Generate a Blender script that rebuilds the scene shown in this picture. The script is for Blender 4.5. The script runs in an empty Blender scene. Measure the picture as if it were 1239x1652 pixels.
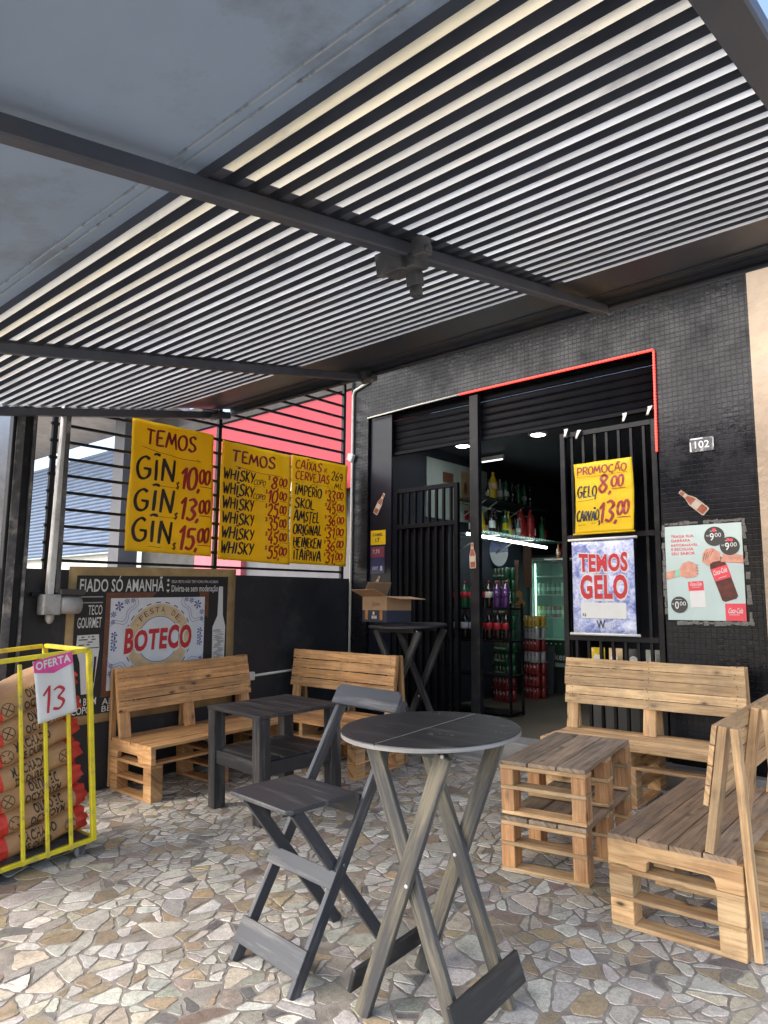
import bpy, bmesh, math, random
from mathutils import Matrix, Vector, Euler, noise
random.seed(7)
S = bpy.context.scene
C = S.collection
R = math.radians
PI = math.pi

# ------------------------------------------------------------------ camera
F_PX, YAW, PITCH, ROLL = 1150.7, R(41.528), R(7.583), R(-0.512)
cam = bpy.data.cameras.new('camera')
cam.sensor_fit = 'VERTICAL'
cam.sensor_height = 36.0
cam.lens = 36.0 * F_PX / 1652.0
cam.clip_start = 0.05
cam.clip_end = 3000
camo = bpy.data.objects.new('camera', cam)
C.objects.link(camo)
camo.matrix_world = Matrix.Translation((0, 0, 1.45)) @ Matrix.Rotation(YAW, 4, 'Z') @ Matrix.Rotation(PI/2 + PITCH, 4, 'X') @ Matrix.Rotation(-ROLL, 4, 'Z')
S.camera = camo

# ------------------------------------------------------------------ light
SUN_EL, SUN_AZ = R(43), R(205)          # azimuth measured clockwise from +Y
W = bpy.data.worlds.new('World'); S.world = W; W.use_nodes = True
nt = W.node_tree
sky = nt.nodes.new('ShaderNodeTexSky'); sky.sky_type = 'NISHITA'; sky.sun_disc = False
sky.sun_elevation = SUN_EL; sky.sun_rotation = SUN_AZ
sky.air_density = 1.0; sky.dust_density = 3.0; sky.ozone_density = 1.0
bg = nt.nodes['Background']; bg.inputs['Strength'].default_value = 0.15
nt.links.new(sky.outputs[0], bg.inputs[0])
sl = bpy.data.lights.new('sun', 'SUN'); sl.energy = 1.1; sl.angle = R(70); sl.color = (1, .95, .87)
so = bpy.data.objects.new('sun', sl); C.objects.link(so)
sd = Vector((math.sin(SUN_AZ)*math.cos(SUN_EL), math.cos(SUN_AZ)*math.cos(SUN_EL), math.sin(SUN_EL)))
so.rotation_euler = sd.to_track_quat('Z', 'Y').to_euler()
S.view_settings.view_transform = 'Standard'; S.view_settings.look = 'None'
S.view_settings.exposure = 1.75; S.view_settings.gamma = 1
S.render.engine = 'CYCLES'
S.cycles.max_bounces = 8; S.cycles.diffuse_bounces = 4; S.cycles.sample_clamp_indirect = 6

# ------------------------------------------------------------------ helpers
SLOPE = .045
def fz(y): return SLOPE*(y-2.3)
ONE = (1, 1, 1)

class MB:
    def __init__(s):
        s.v = []; s.f = []; s.uv = []; s.c = []; s.m = []; s.sm = []
    def face(s, idx, uv=None, col=ONE, mat=0, smooth=False):
        s.f.append(idx); s.uv.append(uv or [(s.v[i][0], s.v[i][1]) for i in idx]); s.c.append(col); s.m.append(mat); s.sm.append(smooth)
    def box(s, c, d, rot=None, col=ONE, mat=0, grain=None, top=None):
        """box centred at c with size d; top = (sx, sy) shrink of the +z end"""
        hx, hy, hz = d[0]/2, d[1]/2, d[2]/2
        tx, ty = top or (1, 1)
        L = [(-hx,-hy,-hz),(hx,-hy,-hz),(hx,hy,-hz),(-hx,hy,-hz),(-hx*tx,-hy*ty,hz),(hx*tx,-hy*ty,hz),(hx*tx,hy*ty,hz),(-hx*tx,hy*ty,hz)]
        b = len(s.v)
        for p in L:
            q = Vector(p)
            if rot is not None: q = rot @ q
            s.v.append((q.x+c[0], q.y+c[1], q.z+c[2]))
        if grain is None: grain = max(range(3), key=lambda i: d[i])
        o = [i for i in range(3) if i != grain]
        ru, rv = random.random()*9, random.random()*9
        for fc in ((3,2,1,0),(4,5,6,7),(0,1,5,4),(1,2,6,5),(2,3,7,6),(3,0,4,7)):
            uv = [(L[i][grain]+ru, L[i][o[0]]+L[i][o[1]]+rv) for i in fc]
            s.face([b+i for i in fc], uv, col, mat)
    def bar(s, p0, p1, w, h, up=(0,0,1), col=ONE, mat=0, ext=0):
        """rectangular bar from p0 to p1; w across, h along 'up'"""
        p0, p1 = Vector(p0), Vector(p1); z = (p1-p0); L = z.length; z.normalize()
        u = Vector(up); x = u.cross(z)
        if x.length < 1e-4: x = Vector((1,0,0)).cross(z)
        x.normalize(); y = z.cross(x)
        M = Matrix((x, y, z)).transposed()
        c = (p0+p1)/2
        s.box(c, (w, h, L+2*ext), M, col, mat, 2)
    def tube(s, path, r, n=8, col=ONE, mat=0, cap=True):
        P = [Vector(p) for p in path]; b = len(s.v); N = len(P)
        px = None
        for i, p in enumerate(P):
            t = (P[min(i+1, N-1)]-P[max(i-1, 0)]).normalized()
            if px is None:
                px = t.orthogonal().normalized()
            else:
                px = (px - t*px.dot(t)).normalized()
            py = t.cross(px)
            rr = r[i] if isinstance(r, (list, tuple)) else r
            for k in range(n):
                a = 2*PI*k/n; q = p+px*math.cos(a)*rr+py*math.sin(a)*rr
                s.v.append(tuple(q))
        for i in range(N-1):
            for k in range(n):
                k2 = (k+1) % n
                s.face([b+i*n+k, b+i*n+k2, b+(i+1)*n+k2, b+(i+1)*n+k], [(i*.1, k/n), (i*.1, (k+1)/n), (i*.1+.1, (k+1)/n), (i*.1+.1, k/n)], col, mat, True)
        if cap:
            s.face([b+k for k in range(n)][::-1], None, col, mat); s.face([b+(N-1)*n+k for k in range(n)], None, col, mat)
    def lathe(s, prof, c=(0,0,0), n=20, col=ONE, mat=0, cols=None, mats=None, rot=None):
        b = len(s.v)
        for r, z in prof:
            for k in range(n):
                a = 2*PI*k/n; q = Vector((r*math.cos(a), r*math.sin(a), z))
                if rot is not None: q = rot @ q
                s.v.append((q.x+c[0], q.y+c[1], q.z+c[2]))
        for i in range(len(prof)-1):
            for k in range(n):
                k2 = (k+1) % n
                s.face([b+i*n+k, b+i*n+k2, b+(i+1)*n+k2, b+(i+1)*n+k], [(k/n, prof[i][1]), ((k+1)/n, prof[i][1]), ((k+1)/n, prof[i+1][1]), (k/n, prof[i+1][1])],
                       cols[i] if cols else col, mats[i] if mats else mat, True)
        s.face([b+k for k in range(n)][::-1], None, cols[0] if cols else col, mats[0] if mats else mat)
        s.face([b+(len(prof)-1)*n+k for k in range(n)], None, cols[-1] if cols else col, mats[-1] if mats else mat)
    def prism(s, pts, fn, d0, d1, col=ONE, mat=0):
        """2D outline (counter clockwise seen from +d) extruded; fn(x, y, d) -> point"""
        b = len(s.v); n = len(pts)
        for d in (d0, d1):
            for p in pts: s.v.append(tuple(fn(p[0], p[1], d)))
        u = [(p[0], p[1]) for p in pts]
        s.face([b+i for i in range(n)][::-1], u[::-1], col, mat); s.face([b+n+i for i in range(n)], u, col, mat)
        for i in range(n):
            j = (i+1) % n
            s.face([b+i, b+j, b+n+j, b+n+i], [u[i], u[j], u[j], u[i]], col, mat)
    def flat(s, pts, fn, d=0, col=ONE, mat=0):
        b = len(s.v)
        for p in pts: s.v.append(tuple(fn(p[0], p[1], d)))
        s.face([b+i for i in range(len(pts))], [(p[0], p[1]) for p in pts], col, mat)
    def grid(s, nx, ny, fn, col=ONE, mat=0, smooth=True):
        b = len(s.v)
        for j in range(ny+1):
            for i in range(nx+1): s.v.append(tuple(fn(i/nx, j/ny)))
        for j in range(ny):
            for i in range(nx):
                a = b+j*(nx+1)+i
                s.face([a, a+1, a+nx+2, a+nx+1], [(i/nx, j/ny), ((i+1)/nx, j/ny), ((i+1)/nx, (j+1)/ny), (i/nx, (j+1)/ny)], col, mat, smooth)
    def split(s):
        par = list(range(len(s.v)))
        def find(i):
            while par[i] != i: par[i] = par[par[i]]; i = par[i]
            return i
        for f in s.f:
            for i in f[1:]: par[find(i)] = find(f[0])
        out = {}
        for k, f in enumerate(s.f):
            r = find(f[0])
            if r not in out: out[r] = (MB(), {})
            m, mp = out[r]
            for i in f:
                if i not in mp: mp[i] = len(m.v); m.v.append(s.v[i])
            m.f.append([mp[i] for i in f]); m.uv.append(s.uv[k]); m.c.append(s.c[k]); m.m.append(s.m[k]); m.sm.append(s.sm[k])
        return [m for m, _ in out.values()]
    def each(s, name, mats, parent=None, bevel=0):
        """one object per loose piece"""
        for m in s.split(): m.build(name, mats, parent, bevel)
    def build(s, name, mats, parent=None, bevel=0, seg=1, solid=0):
        me = bpy.data.meshes.new(name)
        me.from_pydata(s.v, [], s.f)
        me.uv_layers.new(name='UVMap'); me.color_attributes.new('tint', 'FLOAT_COLOR', 'CORNER')
        me.polygons.foreach_set('material_index', s.m); me.polygons.foreach_set('use_smooth', s.sm)
        me.uv_layers['UVMap'].data.foreach_set('uv', [a for f in s.uv for q in f for a in q])
        me.color_attributes['tint'].data.foreach_set('color', [a for f, c in zip(s.f, s.c) for _ in f for a in (c[0], c[1], c[2], 1.0)])
        me.update()
        for m in (mats if isinstance(mats, (list, tuple)) else [mats]): me.materials.append(m)
        o = bpy.data.objects.new(name, me); C.objects.link(o)
        if parent: o.parent = parent
        if solid:
            md = o.modifiers.new('thick', 'SOLIDIFY'); md.thickness = solid; md.offset = -1
        if bevel:
            md = o.modifiers.new('bevel', 'BEVEL'); md.width = bevel; md.segments = seg; md.limit_method = 'ANGLE'; md.angle_limit = R(40)
        return o

def tag(o, label, cat, group=None, kind=None):
    if label: o['label'] = label
    if cat: o['category'] = cat
    if group: o['group'] = group
    if kind: o['kind'] = kind
    return o
def struct(o): o['kind'] = 'structure'; return o
def thing(name, label, cat, loc=(0,0,0), rz=0, tilt=False, group=None, extra=None):
    o = bpy.data.objects.new(name, None); C.objects.link(o); o.empty_display_size = .1
    M = Matrix.Translation(loc)
    if extra is not None: M = M @ extra
    if tilt: M = M @ Matrix.Rotation(math.atan(SLOPE), 4, 'X')
    o.matrix_world = M @ Matrix.Rotation(rz, 4, 'Z')
    return tag(o, label, cat, group)
def copy_tree(o, parent=None):
    c = o.copy(); C.objects.link(c)
    if parent: c.parent = parent
    for ch in list(o.children): copy_tree(ch, c)
    return c

# ------------------------------------------------------------------ materials
def new_mat(name):
    m = bpy.data.materials.new(name); m.use_nodes = True
    return m, m.node_tree.nodes, m.node_tree.links, m.node_tree.nodes['Principled BSDF']
def ramp(N, stops):
    r = N.new('ShaderNodeValToRGB'); e = r.color_ramp.elements
    while len(e) < len(stops): e.new(.5)
    for i, (p, c) in enumerate(stops):
        e[i].position = p; e[i].color = (c[0], c[1], c[2], 1) if isinstance(c, (tuple, list)) else (c, c, c, 1)
    return r
def mixc(N, L, a, b, fac, mode='MIX'):
    m = N.new('ShaderNodeMix'); m.data_type = 'RGBA'; m.blend_type = mode
    for sock, val in ((6, a), (7, b), (0, fac)):
        if hasattr(val, 'is_output'): L.new(val, m.inputs[sock])
        elif sock == 0: m.inputs[0].default_value = val
        else: m.inputs[sock].default_value = (val[0], val[1], val[2], 1)
    return m.outputs[2]
def noise_t(N, L, vec, scale, detail=4, rough=.55, dist=0):
    n = N.new('ShaderNodeTexNoise'); n.inputs['Scale'].default_value = scale; n.inputs['Detail'].default_value = detail
    n.inputs['Roughness'].default_value = rough; n.inputs['Distortion'].default_value = dist
    if vec is not None: L.new(vec, n.inputs['Vector'])
    return n.outputs['Fac']
def mapping(N, L, src, scale):
    t = N.new('ShaderNodeTexCoord'); mp = N.new('ShaderNodeMapping'); mp.inputs['Scale'].default_value = scale
    L.new(t.outputs[src], mp.inputs['Vector']); return mp.outputs[0]
def bump(N, L, B, h, strength, dist=.01):
    b = N.new('ShaderNodeBump'); b.inputs['Strength'].default_value = strength; b.inputs['Distance'].default_value = dist
    L.new(h, b.inputs['Height']); L.new(b.outputs[0], B.inputs['Normal'])
def tint(N):
    a = N.new('ShaderNodeAttribute'); a.attribute_name = 'tint'; return a.outputs['Color']

def M(name, col, rough=.5, metal=0, var=.18, vs=7, bmp=.15, bs=60, bd=.004, spec=.5, emit=0, trans=0, dirt=None, dirts=3, alpha=1, coat=0):
    m, N, L, B = new_mat(name)
    v = mapping(N, L, 'Object', (1, 1, 1))
    n = noise_t(N, L, v, vs, 5)
    r = ramp(N, [(.3, 1-var), (.7, 1+var*.6)]); L.new(n, r.inputs[0])
    c = mixc(N, L, col, r.outputs[0], 1.0, 'MULTIPLY')
    c = mixc(N, L, c, tint(N), 1.0, 'MULTIPLY')
    if dirt:
        d = noise_t(N, L, v, dirts, 8, .7); rr = ramp(N, [(.52, 0), (.7, 1)]); L.new(d, rr.inputs[0])
        c = mixc(N, L, c, dirt, rr.outputs[0])
    L.new(c, B.inputs['Base Color'])
    rn = N.new('ShaderNodeMapRange'); rn.inputs[3].default_value = max(rough-.1, .02); rn.inputs[4].default_value = min(rough+.12, 1); L.new(n, rn.inputs[0]); L.new(rn.outputs[0], B.inputs['Roughness'])
    B.inputs['Metallic'].default_value = metal; B.inputs['Specular IOR Level'].default_value = spec
    if coat: B.inputs['Coat Weight'].default_value = coat
    if bmp: bump(N, L, B, noise_t(N, L, v, bs, 4), bmp, bd)
    if emit:
        B.inputs['Emission Color'].default_value = (col[0], col[1], col[2], 1); B.inputs['Emission Strength'].default_value = emit
    if trans:
        t = N.new('ShaderNodeBsdfTranslucent'); L.new(c, t.inputs[0]); mx = N.new('ShaderNodeMixShader'); mx.inputs[0].default_value = trans
        L.new(B.outputs[0], mx.inputs[1]); L.new(t.outputs[0], mx.inputs[2]); L.new(mx.outputs[0], N['Material Output'].inputs[0])
    return m

def wood(name, dark, light, rough=.62, paint=None, paint_amt=.5, bmp=.35, knots=True, grime=.35):
    m, N, L, B = new_mat(name)
    uv = mapping(N, L, 'UV', (1, 1, 1))
    g1 = noise_t(N, L, mapping(N, L, 'UV', (2.2, 38, 1)), 1, 5, .6, .6)
    g2 = noise_t(N, L, mapping(N, L, 'UV', (5, 190, 1)), 1, 3, .6)
    ga = N.new('ShaderNodeMath'); ga.operation = 'MULTIPLY_ADD'; L.new(g2, ga.inputs[0]); ga.inputs[1].default_value = .4; L.new(g1, ga.inputs[2])
    r = ramp(N, [(.42, tuple(x*.7 for x in dark)), (.52, dark), (.80, light)]); L.new(ga.outputs[0], r.inputs[0])
    c = mixc(N, L, r.outputs[0], tint(N), 1.0, 'MULTIPLY')
    if knots:
        vo = N.new('ShaderNodeTexVoronoi'); vo.inputs['Scale'].default_value = 1; L.new(mapping(N, L, 'UV', (4, 9, 1)), vo.inputs['Vector'])
        kr = ramp(N, [(.05, 1), (.10, .45), (.19, 0)]); L.new(vo.outputs['Distance'], kr.inputs[0])
        c = mixc(N, L, c, tuple(x*.22 for x in dark), kr.outputs[0])
    d = noise_t(N, L, mapping(N, L, 'Object', (1, 1, 1)), 5, 8, .7)
    dr = ramp(N, [(.45, 0), (.75, grime)]); L.new(d, dr.inputs[0])
    c = mixc(N, L, c, (.10, .085, .07), dr.outputs[0])
    if paint:
        pn = noise_t(N, L, mapping(N, L, 'UV', (1.5, 16, 1)), 1, 6, .65); pr = ramp(N, [(paint_amt-.06, 1), (paint_amt+.08, 0)]); L.new(pn, pr.inputs[0])
        pc = mixc(N, L, paint, tuple(x*1.5 for x in paint), g1)
        c = mixc(N, L, c, pc, pr.outputs[0])
    L.new(c, B.inputs['Base Color']); B.inputs['Roughness'].default_value = rough
    bump(N, L, B, ga.outputs[0], bmp, .004)
    return m

def tile_mat(name, col, mort, w, h, rough, axes='XZ', bmp=.8, var=.3):
    m, N, L, B = new_mat(name)
    t = N.new('ShaderNodeTexCoord'); sp = N.new('ShaderNodeSeparateXYZ'); L.new(t.outputs['Object'], sp.inputs[0])
    cb = N.new('ShaderNodeCombineXYZ'); L.new(sp.outputs[axes[0]], cb.inputs[0]); L.new(sp.outputs[axes[1]], cb.inputs[1])
    ds = N.new('ShaderNodeTexNoise'); ds.inputs['Scale'].default_value = 9; L.new(t.outputs['Object'], ds.inputs['Vector'])
    va = N.new('ShaderNodeVectorMath'); va.operation = 'SCALE'; va.inputs['Scale'].default_value = .006; L.new(ds.outputs['Color'], va.inputs[0])
    vb = N.new('ShaderNodeVectorMath'); vb.operation = 'ADD'; L.new(cb.outputs[0], vb.inputs[0]); L.new(va.outputs[0], vb.inputs[1])
    b = N.new('ShaderNodeTexBrick'); b.offset = 0; b.squash = 1
    for k, v in (('Scale', 1), ('Mortar Size', .0035), ('Mortar Smooth', .5), ('Brick Width', w), ('Row Height', h), ('Bias', 0)): b.inputs[k].default_value = v
    L.new(vb.outputs[0], b.inputs['Vector'])
    b.inputs['Color1'].default_value = (*col, 1); b.inputs['Color2'].default_value = tuple(x*(1+var) for x in col)+(1,); b.inputs['Mortar'].default_value = (*mort, 1)
    n = noise_t(N, L, t.outputs['Object'], 3, 8, .7); r = ramp(N, [(.35, .85), (.7, 1.15)]); L.new(n, r.inputs[0])
    c = mixc(N, L, b.outputs[0], r.outputs[0], 1, 'MULTIPLY')
    sc = noise_t(N, L, mapping(N, L, 'Object', (3, 3, 34)), 1, 6, .75); sr = ramp(N, [(.66, 0), (.74, .5)]); L.new(sc, sr.inputs[0])
    c = mixc(N, L, c, (.075, .073, .07), sr.outputs[0])
    L.new(c, B.inputs['Base Color']); B.inputs['Specular IOR Level'].default_value = .24
    rr = N.new('ShaderNodeMapRange'); rr.inputs[1].default_value = .3; rr.inputs[2].default_value = .7; rr.inputs[3].default_value = rough-.16; rr.inputs[4].default_value = rough+.25; L.new(n, rr.inputs[0]); L.new(rr.outputs[0], B.inputs['Roughness'])
    inv = N.new('ShaderNodeMath'); inv.operation = 'MULTIPLY_ADD'; L.new(b.outputs['Fac'], inv.inputs[0]); inv.inputs[1].default_value = -1.0
    n2 = noise_t(N, L, t.outputs['Object'], 24, 3); L.new(n2, inv.inputs[2])
    bump(N, L, B, inv.outputs[0], bmp, .006)
    return m

m_stone, N, L, B = new_mat('paving_stone')
v = mapping(N, L, 'Object', (1, 1, 1))
n1 = noise_t(N, L, v, 14, 8, .7, .8); n2 = noise_t(N, L, v, 70, 6, .75); n3 = noise_t(N, L, v, 2.2, 5, .6)
r1 = ramp(N, [(.28, .45), (.5, .95), (.72, 1.18)]); L.new(n1, r1.inputs[0])
r2 = ramp(N, [(.36, .62), (.6, 1.16)]); L.new(n2, r2.inputs[0])
c = mixc(N, L, tint(N), r1.outputs[0], .85, 'MULTIPLY'); c = mixc(N, L, c, r2.outputs[0], .6, 'MULTIPLY')
r3 = ramp(N, [(.47, 0), (.70, .55)]); L.new(n3, r3.inputs[0])
c = mixc(N, L, c, (.20, .18, .155), r3.outputs[0])
n4 = noise_t(N, L, v, 26, 9, .8, 1.2); r4 = ramp(N, [(.58, 0), (.67, .5)]); L.new(n4, r4.inputs[0]); c = mixc(N, L, c, (.17, .15, .125), r4.outputs[0])
n5 = noise_t(N, L, v, 160, 4, .8); r5 = ramp(N, [(.40, .70), (.58, 1.2)]); L.new(n5, r5.inputs[0]); c = mixc(N, L, c, r5.outputs[0], .7, 'MULTIPLY')
L.new(c, B.inputs['Base Color']); B.inputs['Roughness'].default_value = .62
bump(N, L, B, n2, .35, .004)

MORT = M('mortar', (.25, .225, .195), .9, var=.5, vs=9, bmp=.7, bs=120, dirt=(.36, .33, .28), dirts=6)
CONC = M('concrete', (.30, .29, .27), .85, var=.3, vs=3, bmp=.4, dirt=(.2, .19, .17))
ASPH = M('asphalt', (.07, .07, .07), .9, var=.3, vs=30, bmp=.5)
TILE = tile_mat('black_mosaic_tile', (.0062, .0066, .0095), (.004, .004, .0055), .040, .040, .28, bmp=.38)
DARKWALL = M('black_painted_render', (.019, .019, .023), .6, var=.3, vs=4, bmp=.35, bs=45, dirt=(.045, .043, .043), dirts=2.2)
BLKMET = M('black_painted_steel', (.010, .010, .012), .45, var=.4, vs=10, bmp=.1, dirt=(.03, .028, .025), dirts=5, spec=.2)
GATEBLK = M('gate_black_paint', (.072, .082, .108), .5, var=.3, vs=5, bmp=.12, dirt=(.08, .075, .075), dirts=2.5)  # black paint lifted to bluish grey, lens haze put into the colour
GATERUST = M('stained_gate_paint', (.048, .053, .066), .45, var=.3, vs=4, bmp=.1, dirt=(.085, .062, .042), dirts=1.1)
GREYMET = M('weathered_grey_steel', (.10, .10, .105), .45, metal=.2, var=.5, vs=12, dirt=(.35, .33, .3), dirts=6)
GALV = M('galvanised_sheet', (.78, .80, .80), .42, metal=.0, var=.14, vs=5, bmp=.08, bs=30, trans=.34, dirt=(.62, .5, .33), dirts=1.6)
def galv():
    m, N, L, B = new_mat('galvanised_rib')
    v = mapping(N, L, 'Object', (1, 1, 1))
    n = noise_t(N, L, mapping(N, L, 'Object', (2.5, 9, 1)), 1, 6, .65); r = ramp(N, [(.3, .80), (.7, 1.04)]); L.new(n, r.inputs[0])
    c = mixc(N, L, (.80, .82, .81), r.outputs[0], 1, 'MULTIPLY'); c = mixc(N, L, c, tint(N), 1, 'MULTIPLY')
    d = noise_t(N, L, mapping(N, L, 'Object', (1.1, 2.6, 1)), 1, 9, .74, .6); dr = ramp(N, [(.56, 0), (.72, .75)]); L.new(d, dr.inputs[0]); c = mixc(N, L, c, (.16, .165, .175), dr.outputs[0])
    e = noise_t(N, L, mapping(N, L, 'Object', (.9, 11, 1)), 1, 7, .7); er = ramp(N, [(.58, 0), (.72, .55)]); L.new(e, er.inputs[0]); c = mixc(N, L, c, (.55, .40, .22), er.outputs[0])
    L.new(c, B.inputs['Base Color']); B.inputs['Roughness'].default_value = .4
    t = N.new('ShaderNodeBsdfTranslucent'); L.new(c, t.inputs[0]); mx = N.new('ShaderNodeMixShader'); mx.inputs[0].default_value = .36
    L.new(B.outputs[0], mx.inputs[1]); L.new(t.outputs[0], mx.inputs[2]); L.new(mx.outputs[0], N['Material Output'].inputs[0]); return m
GALV = galv()
NAIL = M('rusty_nail_head', (.05, .035, .025), .6, var=.2, bmp=0)
DIMMET = M('dim_black_steel', (.006, .006, .0075), .55, var=.3, bmp=.05, spec=.08)  # darker copy of the black steel, doorway shade put into the colour
ALU = M('bare_aluminium', (.62, .62, .60), .4, metal=.15, var=.2, vs=10, dirt=(.2, .19, .18), dirts=3)
PINE = wood('pallet_pine', (.41, .24, .11), (.74, .52, .285), grime=.45)
PINEW = wood('worn_pallet_pine', (.17, .12, .08), (.42, .31, .21), grime=.55)
BLKWOOD = wood('black_painted_wood', (.05, .045, .042), (.11, .10, .095), .5, paint=(.017, .017, .019), paint_amt=.55, knots=False, grime=.1)
LEGWOOD = wood('weathered_grey_wood', (.065, .06, .048), (.19, .165, .115), .6, paint=(.042, .042, .043), paint_amt=.50, knots=False, grime=.25)
CHAIRWOOD = wood('charcoal_painted_wood', (.07, .068, .066), (.15, .145, .14), .38, paint=(.030, .032, .038), paint_amt=.58, knots=False, grime=.05)
TOPWOOD = wood('charcoal_table_board', (.045, .043, .042), (.075, .072, .07), .4, paint=(.016, .016, .0175), paint_amt=.57, knots=False, grime=.15, bmp=.12)
YELP = M('yellow_vinyl', (.88, .62, .012), .5, var=.06, vs=3, bmp=.1, bs=14, trans=.38)
INKB = M('black_brush_ink', (.012, .012, .014), .5, var=.1, bmp=0)
INKR = M('red_brush_ink', (.42, .015, .015), .5, var=.2, bmp=0)
INKM = M('maroon_brush_ink', (.26, .015, .025), .5, var=.2, bmp=0)
WHITE = M('white_print', (.68, .68, .66), .55, var=.06, bmp=0)
CREAMW = M('cream_plastic', (.72, .70, .62), .5, var=.12, bmp=.05)
CREAMD = M('aged_cream_print', (.40, .34, .28), .5, var=.15, bmp=0)
REDP = M('red_print', (.50, .025, .035), .5, var=.1, bmp=0)
PINKP = M('pink_red_print', (.72, .07, .10), .5, var=.1, bmp=0)
BLACKP = M('black_print', (.018, .016, .016), .6, var=.25, vs=12, bmp=.1)
BROWNP = M('brown_print', (.16, .06, .03), .5, var=.3, vs=20, bmp=0)
TANP = M('tan_print', (.62, .46, .27), .55, var=.18, vs=14, bmp=0)
KRAFT = M('tan_backing_board', (.40, .28, .13), .7, var=.3, vs=8, bmp=.3)
NAVYP = M('navy_print', (.10, .10, .30), .5, var=.2, bmp=0)
PALEB = M('pale_tile_print', (.68, .71, .76), .5, var=.08, vs=5, bmp=.06, bs=8)
MINT = M('mint_print', (.47, .58, .565), .45, var=.08, vs=4, bmp=.08, bs=10)
SKINP = M('skin_print', (.62, .30, .22), .5, var=.25, vs=25, bmp=0)
COLA = M('cola_print', (.10, .018, .014), .4, var=.6, vs=22, bmp=0)
GREYP = M('grey_print', (.045, .043, .042), .5, var=.15, bmp=0)
YELMET = M('yellow_painted_steel', (.74, .60, .02), .4, var=.16, vs=12, bmp=.08, dirt=(.30, .24, .10), dirts=9)
PAPER = M('brown_kraft_paper', (.47, .27, .125), .75, var=.2, vs=9, bmp=.5, bs=26, bd=.012)
BAGRED = M('red_sack_paper', (.66, .05, .03), .6, var=.25, vs=12, bmp=.5, bs=34, bd=.012)
BAGINK = M('sack_ink', (.045, .035, .03), .7, var=.2, bmp=0)
CARD = M('corrugated_card', (.40, .25, .14), .8, var=.15, bmp=.2)
CARDB = M('navy_card', (.03, .035, .06), .7, var=.2, bmp=.1)
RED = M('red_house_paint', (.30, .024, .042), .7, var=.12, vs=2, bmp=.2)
PINKW = M('sunlit_pink_paint', (.52, .13, .16), .7, var=.12, vs=2, bmp=.2)  # sunlit part of the red wall, sunlight put into a paler colour
SHUTB = M('blue_grey_shutter_paint', (.085, .125, .20), .4, var=.2, vs=3, bmp=.05)
GREYW = M('grey_render', (.11, .11, .12), .8, var=.2, vs=3, bmp=.3)
DARKG = M('dark_roof', (.06, .058, .055), .8, var=.35, vs=5, bmp=.4)
EAVE = M('pale_eave_board', (.52, .46, .40), .7, var=.2, vs=4)
BEIGE = M('rough_beige_plaster', (.42, .32, .225), .8, var=.3, vs=2.5, bmp=.6, bs=14, bd=.02, dirt=(.40, .33, .26), dirts=2.4)
LEDR = M('lit_red_led', (1, .05, .035), .4, var=0, bmp=0, emit=.75)
LAMPW = M('lit_lamp', (.9, .96, 1), .4, var=0, bmp=0, emit=9)
TUBEL = M('lit_tube', (.86, .97, 1), .4, var=0, bmp=0, emit=4.5)
FRIDGEL = M('cooler_lining', (.30, .52, .42), .5, var=.1, bmp=0)
COOLL = M('lit_cooler_tube', (.62, 1, .82), .4, var=0, bmp=0, emit=2.2)
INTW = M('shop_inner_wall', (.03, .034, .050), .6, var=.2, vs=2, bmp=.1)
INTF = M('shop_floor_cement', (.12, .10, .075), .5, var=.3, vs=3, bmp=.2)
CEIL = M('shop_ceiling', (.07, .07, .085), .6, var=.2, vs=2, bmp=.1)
PALEG = M('pale_green_wall', (.42, .47, .42), .7, var=.15, vs=4)
GUIT = M('varnished_wood', (.42, .20, .06), .3, var=.25, vs=10, bmp=0)
STICK = M('brown_bottle_print', (.27, .075, .035), .4, var=.35, vs=30, bmp=0)
RUBBER = M('grey_rubber', (.25, .24, .23), .6, var=.2)
def glassy(name, col, rough=.08):
    m = M(name, col, rough, var=.1, bmp=0, spec=.7, coat=.5); return m
G_GREEN = glassy('green_bottle_glass', (.02, .13, .05)); G_DARK = glassy('dark_bottle_glass', (.02, .012, .01)); G_YEL = glassy('yellow_drink', (.55, .40, .02))
G_RED = glassy('red_drink', (.42, .03, .03)); G_CLEAR = glassy('pale_bottle_glass', (.22, .26, .26)); G_PURP = glassy('purple_label', (.09, .03, .15)); G_GOLD = glassy('gold_can', (.55, .36, .05)); G_ORANGE = glassy('orange_drink', (.5, .16, .03))

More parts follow.
